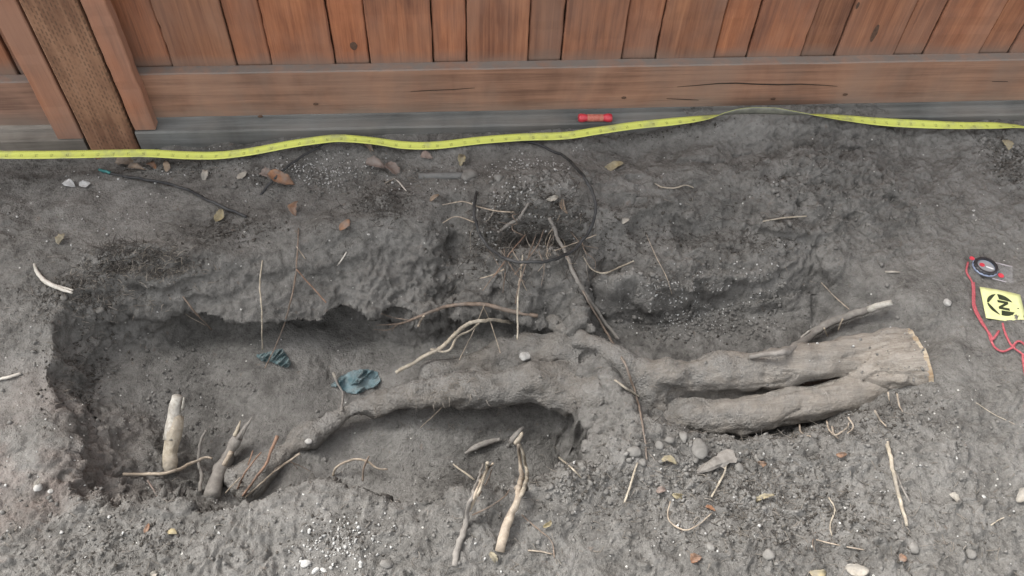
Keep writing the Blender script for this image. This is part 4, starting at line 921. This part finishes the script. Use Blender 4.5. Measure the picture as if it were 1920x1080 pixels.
for (px, py, L, a, mt, lb, W) in LV:
    leaf(px, py, L, a, mt, lb, W, curl=random.uniform(.05, .30), fold=random.uniform(.2, 1.3), tilt=random.uniform(-22, 22))
leaf(135, 345, 26, -60, 'white_scrap', 'torn white scrap lying below the tape at upper left', .36, .1, .5, name='white_scrap', cat='scrap')
leaf(160, 347, 22, 20, 'white_scrap', 'smaller white scrap right of the torn white scrap', .36, .1, .5, name='white_scrap', cat='scrap')

# bark chip
def bark_chip():
    a, b = hit(1308, 886, .006), hit(1376, 851, .012); d = b - a; L = np.linalg.norm(d); d /= L; s = np.cross(d, [0, 0, 1]); s /= np.linalg.norm(s); u = np.cross(s, d); V = []; F = []; g = random.Random(5)
    n = 9
    for i in range(n):
        t = i / (n-1); w = .003 + .009 * t ** .7 * (1 if i < n-1 else .6); h = .002 + .004 * math.sin(math.pi * min(1, t + .15))
        for (p, q) in ((-1, 0), (-.5, 1), (.5, .8), (1, 0), (.4, -.8), (-.5, -.8)): V.append(a + d * (L * t + g.uniform(-.003, .003)) + s * p * w * g.uniform(.8, 1.15) + u * q * h * g.uniform(.7, 1.3))
    for i in range(n-1):
        for k in range(6): F.append((i*6+k, i*6+(k+1)%6, (i+1)*6+(k+1)%6, (i+1)*6+k))
    F.append(tuple(range(6))); F.append(tuple((n-1)*6+k for k in range(6))[::-1]); V = np.array(V); c = V.mean(0)
    o = mesh_py('bark_chip', V - c, F, M['grey_twig']); o.location = Vector(c); tag(o, 'wedge shaped grey bark chip lying below the cut root', 'wood chip')
bark_chip()

# ------------------------------------------------------------ stones
def ico(sub):
    bm = bmesh.new(); bmesh.ops.create_icosphere(bm, subdivisions=sub, radius=1.0); V = np.array([v.co[:] for v in bm.verts]); F = [tuple(v.index for v in f.verts) for f in bm.faces]; bm.free(); return V, F
IV3, IF3 = ico(3); IV1, IF1 = ico(1)
def stone(px, py, wpx, hpx, mat, label, name='stone', sink=.35, cat='stone', ang=0):
    p, n = hitn(px, py); k = (p - CP) @ RM[:, 2] / FPX; a = wpx * k / 2 * .86; b = hpx * k / 2 * .86
    V = IV3.copy(); s = px * .37; q = 1 + .5 * vn3(V[:, 0] * 1.1 + 40 + s, V[:, 1] * 1.1 + 40, V[:, 2] * 1.1 + 40, 50) + .16 * vn3(V[:, 0] * 3 + 40 + s, V[:, 1] * 3 + 40, V[:, 2] * 3 + 40, 51)
    V = V * q[:, None] * np.array([a, b * 1.1, min(a, b) * .8]); ca, sa = math.cos(ang), math.sin(ang); V[:, :2] = V[:, :2] @ np.array([[ca, sa], [-sa, ca]])
    o = mesh_py(name, V, IF3, M[mat], None, True); o.location = Vector(p + np.array([0, 0, min(a, b) * .8 * (1 - 2 * sink)])); return tag(o, label, cat, 'stones on the soil')
for a in [(880,331,36,30,'stone','round grey stone beside the buried pipe below the tape'), (1312,844,32,46,'stone','large grey stone below the left end of the lower root limb'), (1281,820,18,26,'stone','narrow grey stone just left of the large stone under the root'), (1188,846,34,24,'stone','flat grey stone left of the stones below the big root'),
          (1255,826,22,16,'stone','small round stone between the flat stone and the large stone'), (1236,836,18,18,'stone','small clod like stone touching the flat grey stone'), (985,670,26,20,'stone_pale','pale stone on the soil behind the big root'), (72,915,18,16,'stone_pale','small pale stone on the reddish soil at far left'), (95,922,11,10,'stone_pale','tiny stone right of the small pale one at far left'),
          (1775,568,16,18,'stone_pale','pale pebble with a dark crack left of the yellow card'), (579,828,15,12,'stone_pale','white pebble on the buried end of the big root'), (1385,878,20,22,'stone','small grey stone right of the bark chip'), (1440,1042,24,24,'stone','rounded grey stone at the bottom right of centre'), (1712,1028,22,22,'stone','rounded grey stone at the bottom right beneath the straight pale root'),
          (1820,1040,20,20,'stone','rounded grey stone at the bottom far right'), (850,322,20,14,'stone','small grey stone touching the buried pipe'), (935,335,22,20,'stone','small grey clod at the upper rim of the root ball'), (120,560,16,14,'stone','small clod at the left lip of the pit'), (1332,1028,18,22,'stone','small grey clod at the bottom near the rust coloured chip'), (724,1058,26,18,'stone','dark grey clod at the bottom beside the white grains'),
          (187,582,18,16,'stone','rounded clod stuck in the left pit wall'), (1420,860,14,16,'stone','tiny grey stone right of the wedge shaped chip'), (1205,868,16,14,'stone','tiny grey stone below the flat grey stone'), (1525,818,16,14,'stone','small stone under the rootlets of the lower limb')]:
    stone(*a)
stone(573, 1058, 22, 16, 'perlite', 'large flat white chip beside the heap of white grains', 'white_chip', .2, 'chip')
stone(592, 1070, 20, 9, 'perlite', 'long white chip right of the large flat white chip', 'white_chip', .2, 'chip', .7)
stone(606, 1069, 16, 7, 'perlite', 'thin white chip furthest right beside the heap of white grains', 'white_chip', .2, 'chip', -.6)
stone(676, 1061, 9, 8, 'perlite', 'small square white chip right of the heap of white grains', 'white_chip', .2, 'chip')

# ------------------------------------------------------------ stuff: crumbs, grains, fibres
def grains(name, label, items, mat, sub=1, jag=.55):
    V = []; F = []; base = IV1; fb = np.array(IF1); k = 0; g = np.random.default_rng(77)
    for p, r in items:
        q = base * (1 + jag * g.normal(0, 1, (len(base), 1)) * .5) * r * g.uniform(.6, 1.25, 3); a = g.uniform(0, 6.28); c, s = math.cos(a), math.sin(a); q[:, :2] = q[:, :2] @ np.array([[c, s], [-s, c]])
        V.append(q + p); F.append(fb + k); k += len(base)
    o = link(name, mesh_np(name, np.vstack(V), np.vstack(F), mat, False)); return tag(o, label, kind='stuff')
def scatter(px, py, sx, sy, n, r0, r1, items, zr=0.0, sink=.3):
    c, _ = hitn(px, py)
    for _ in range(n):
        x, y = c[0] + RNG.normal(0, sx), c[1] + RNG.normal(0, sy); p, nn = drop(x, y)
        if p is None or y > -.06: continue
        r = r0 + (r1 - r0) * RNG.random() ** 2.2; items.append((p + np.array([0, 0, r * (1 - 2 * sink)]), r))
cr = []
for _ in range(8500):
    x = RNG.uniform(-1.02, 1.1); y = RNG.uniform(-.98, -.07); p, n = drop(x, y)
    w = .30 + .7 * (y < -.62) + .25 * (x > .3)
    if vn2(np.array([x * 7.0 + 30]), np.array([y * 7.0 + 30]), 60)[0] + RNG.random() * .6 - .15 < .28 - .25 * w: continue
    if RNG.random() > w + .15: continue
    r = .0008 + .0026 * RNG.random() ** 4; cr.append((p + np.array([0, 0, r * .3]), r))
for a in [(1420,900,.09,.05,500,.0008,.0034), (1500,960,.10,.05,300,.0008,.003), (1300,870,.07,.03,180,.001,.005), (995,400,.07,.05,500,.0012,.0045), (640,340,.10,.02,400,.0012,.004), (260,490,.06,.02,160,.0008,.0028), (150,560,.04,.02,100,.0008,.0028),
          (1300,590,.10,.03,600,.0012,.0045), (740,380,.06,.02,160,.0008,.003), (1560,380,.12,.05,250,.0015,.005), (300,740,.08,.05,160,.0012,.004), (1000,1010,.2,.05,500,.0009,.0032), (200,1000,.14,.06,500,.0009,.0032), (1080,880,.05,.03,160,.0015,.005), (1720,790,.08,.04,260,.0012,.004), (1890,300,.04,.03,160,.0015,.005)]:
    scatter(*a, cr)
for _ in range(16000):
    x = RNG.uniform(-1.02, 1.1); y = RNG.uniform(-.98, -.07)
    k = vn2(np.array([x * 11.0 + 50]), np.array([y * 11.0 + 50]), 66)[0] + .6 * vn2(np.array([x * 31.0 + 50]), np.array([y * 31.0 + 50]), 67)[0]
    if k + .25 * RNG.normal() < .12 - .12 * (y < -.6): continue
    p, n = drop(x, y); r = .0006 + .0012 * RNG.random() ** 2; cr.append((p + np.array([0, 0, r * .3]), r))
dk = []
for a in [(720,380,.045,.02,200,.0006,.0024), (440,430,.04,.018,160,.0008,.003), (260,490,.055,.016,160,.0006,.0022), (160,555,.035,.016,160,.0008,.003), (960,440,.05,.03,320,.0008,.0034), (1050,445,.04,.02,200,.0008,.003), (1200,440,.08,.02,120,.0008,.003), (1430,450,.06,.018,120,.0008,.003), (1480,340,.08,.03,70,.0008,.003), (1420,930,.08,.05,300,.0006,.0024), (1540,990,.09,.04,300,.0008,.003), (1320,600,.08,.03,220,.0008,.0026), (1560,800,.08,.018,220,.0008,.003), (1260,240,.06,.01,120,.0008,.0026), (1895,310,.03,.03,200,.0008,.003), (640,1005,.04,.02,140,.0008,.0026), (250,1020,.05,.02,150,.0008,.0026), (140,690,.02,.05,140,.0008,.003), (1100,905,.04,.02,120,.0008,.003), (330,320,.1,.015,120,.0008,.0024)]:
    scatter(*a, dk)
grains('dark_humus_crumbs', 'dark crumbs of humus in patches over the soil', dk, mat_plain('humus', (.04, .036, .031), (.10, .092, .082), 90, .97, .1))
grains('soil_crumbs', 'loose grey soil crumbs and clods scattered over the ground', cr, M['clod'])
wg = []
for a in [(648,1015,.034,.020,150,.0007,.0026), (610,1035,.036,.014,60,.0007,.0026), (640,325,.06,.018,150,.001,.0022), (570,315,.03,.012,50,.001,.0022), (985,315,.035,.02,140,.001,.0024), (940,380,.03,.02,60,.001,.0026), (925,440,.015,.02,40,.001,.0026), (1010,420,.04,.03,40,.001,.0026), (1285,580,.045,.018,170,.0009,.0019), (1380,570,.05,.03,70,.0009,.002), (1240,590,.05,.02,50,.0009,.002),
          (890,890,.06,.02,14,.001,.002), (250,1000,.10,.05,25,.001,.0026), (1150,1010,.2,.04,35,.001,.0024), (1650,960,.2,.06,40,.001,.0024), (300,330,.10,.025,40,.001,.0025), (1300,350,.25,.05,18,.001,.0024), (200,410,.14,.04,30,.001,.0022), (300,720,.08,.04,18,.001,.0022), (1700,650,.14,.06,25,.001,.0024), (860,340,.1,.02,30,.001,.0022), (1480,870,.15,.03,25,.001,.0024), (60,800,.04,.10,25,.001,.002)]:
    scatter(*a, wg, sink=.15)
grains('white_grains', 'tiny white mineral grains sprinkled over the soil', wg, M['perlite'], jag=.7)

def fibres(name, label, specs, mat):
    V = []; F = []; k = 0; g = np.random.default_rng(5)
    for (px, py, sx, sy, n, L, r, lift) in specs:
        c, _ = hitn(px, py)
        for _ in range(n):
            x, y = c[0] + g.normal(0, sx), c[1] + g.normal(0, sy)
            if y > -.07: continue
            p, nn = drop(x, y)
            if p is None: continue
            a = g.uniform(0, 6.28); d = np.array([math.cos(a), math.sin(a) * .8, 0]) + nn * g.uniform(-.1, lift); d /= np.linalg.norm(d); l = L * g.uniform(.4, 1.3); q = p + nn * .0008; rr = r * g.uniform(.6, 1.3); rings = 5
            b = np.cross(d, [.3, .2, 1]); b /= np.linalg.norm(b); bend = g.normal(0, .35, 3)
            for i in range(rings):
                e = np.cross(d, b); w = rr * (1 - .7 * i / (rings - 1))
                for j in range(3): an = 2.094 * j; V.append(q + (b * math.cos(an) + e * math.sin(an)) * w)
                if i:
                    for j in range(3): F.append((k + (i-1)*3 + j, k + (i-1)*3 + (j+1) % 3, k + i*3 + (j+1) % 3, k + i*3 + j))
                q = q + d * l / (rings - 1); d = d + bend * .35 + g.normal(0, .18, 3); d[2] -= .12; d /= np.linalg.norm(d)
            k += rings * 3
    return tag(link(name, mesh_np(name, np.array(V), np.array(F), mat)), label, kind='stuff')
fibres('dark_root_fibres', 'matted dark rootlets clinging to the pit edges', [
    (215,480,.022,.014,260,.022,.0007,1.0), (290,490,.035,.012,260,.020,.0007,1.0), (150,550,.03,.014,160,.018,.0006,.8), (185,525,.03,.015,120,.018,.0006,.8), (425,425,.035,.018,140,.018,.0006,.7), (370,450,.03,.012,80,.016,.0006,.7), (700,375,.03,.018,160,.018,.0006,.8), (735,390,.025,.018,120,.018,.0006,.8), (930,440,.03,.025,360,.026,.0007,.9), (1040,440,.03,.025,360,.026,.0007,.9), (985,455,.05,.02,300,.03,.0007,.6),
    (640,440,.04,.015,90,.014,.0005,.6), (1180,450,.05,.02,150,.016,.0006,.6), (1300,430,.06,.02,150,.016,.0006,.6), (1430,450,.05,.02,170,.016,.0006,.7), (1470,330,.06,.03,120,.016,.0006,.6), (1240,235,.05,.01,90,.016,.0006,.8), (150,700,.012,.05,110,.016,.0006,.8), (130,610,.02,.03,90,.016,.0006,.8), (1420,930,.08,.04,520,.016,.0007,.5), (1560,1000,.1,.03,160,.016,.0006,.5), (1900,300,.03,.035,170,.018,.0006,.8),
    (1600,800,.07,.02,120,.018,.0006,.6), (250,1020,.05,.02,120,.014,.0006,.6), (120,960,.04,.03,60,.014,.0006,.6), (1100,905,.04,.02,80,.014,.0006,.6), (640,1000,.03,.02,60,.012,.0005,.6), (900,340,.06,.02,70,.016,.0005,.7), (855,895,.02,.012,60,.012,.0006,.8), (350,320,.08,.015,80,.014,.0005,.6)], M['dark_fibre'])
fibres('pale_root_fibres', 'fine pale rootlets and straw bits strewn over the soil', [
    (845,735,.03,.012,70,.014,.0007,.5), (760,745,.05,.012,40,.014,.0006,.4), (1050,715,.06,.02,60,.012,.0006,.4), (960,1000,.3,.07,160,.012,.0006,.3), (1700,950,.15,.1,130,.014,.0006,.3), (350,980,.2,.06,130,.012,.0006,.3), (1700,420,.15,.08,80,.012,.0006,.3), (60,650,.05,.12,70,.012,.0006,.3),
    (270,495,.045,.013,330,.014,.0009,1.0), (160,555,.04,.015,120,.016,.0007,.9), (1420,930,.10,.05,260,.018,.0007,.3), (1550,1020,.12,.03,80,.022,.0006,.3), (1050,1030,.18,.04,90,.016,.0005,.3), (960,440,.05,.04,110,.022,.0006,.8), (750,340,.06,.02,60,.018,.0006,.5), (320,315,.09,.012,50,.016,.0007,.4), (1560,805,.08,.015,60,.02,.0006,.5), (1250,880,.06,.03,60,.016,.0006,.4), (1890,310,.03,.03,60,.016,.0006,.5), (1300,370,.2,.05,50,.014,.0005,.3), (150,1000,.12,.05,70,.014,.0005,.4), (1850,1030,.08,.04,60,.018,.0006,.4), (1400,480,.1,.02,40,.014,.0005,.5), (150,690,.015,.06,40,.014,.0006,.6)], M['fibre'])
print('tris ground', len(ground.data.polygons) * 2)
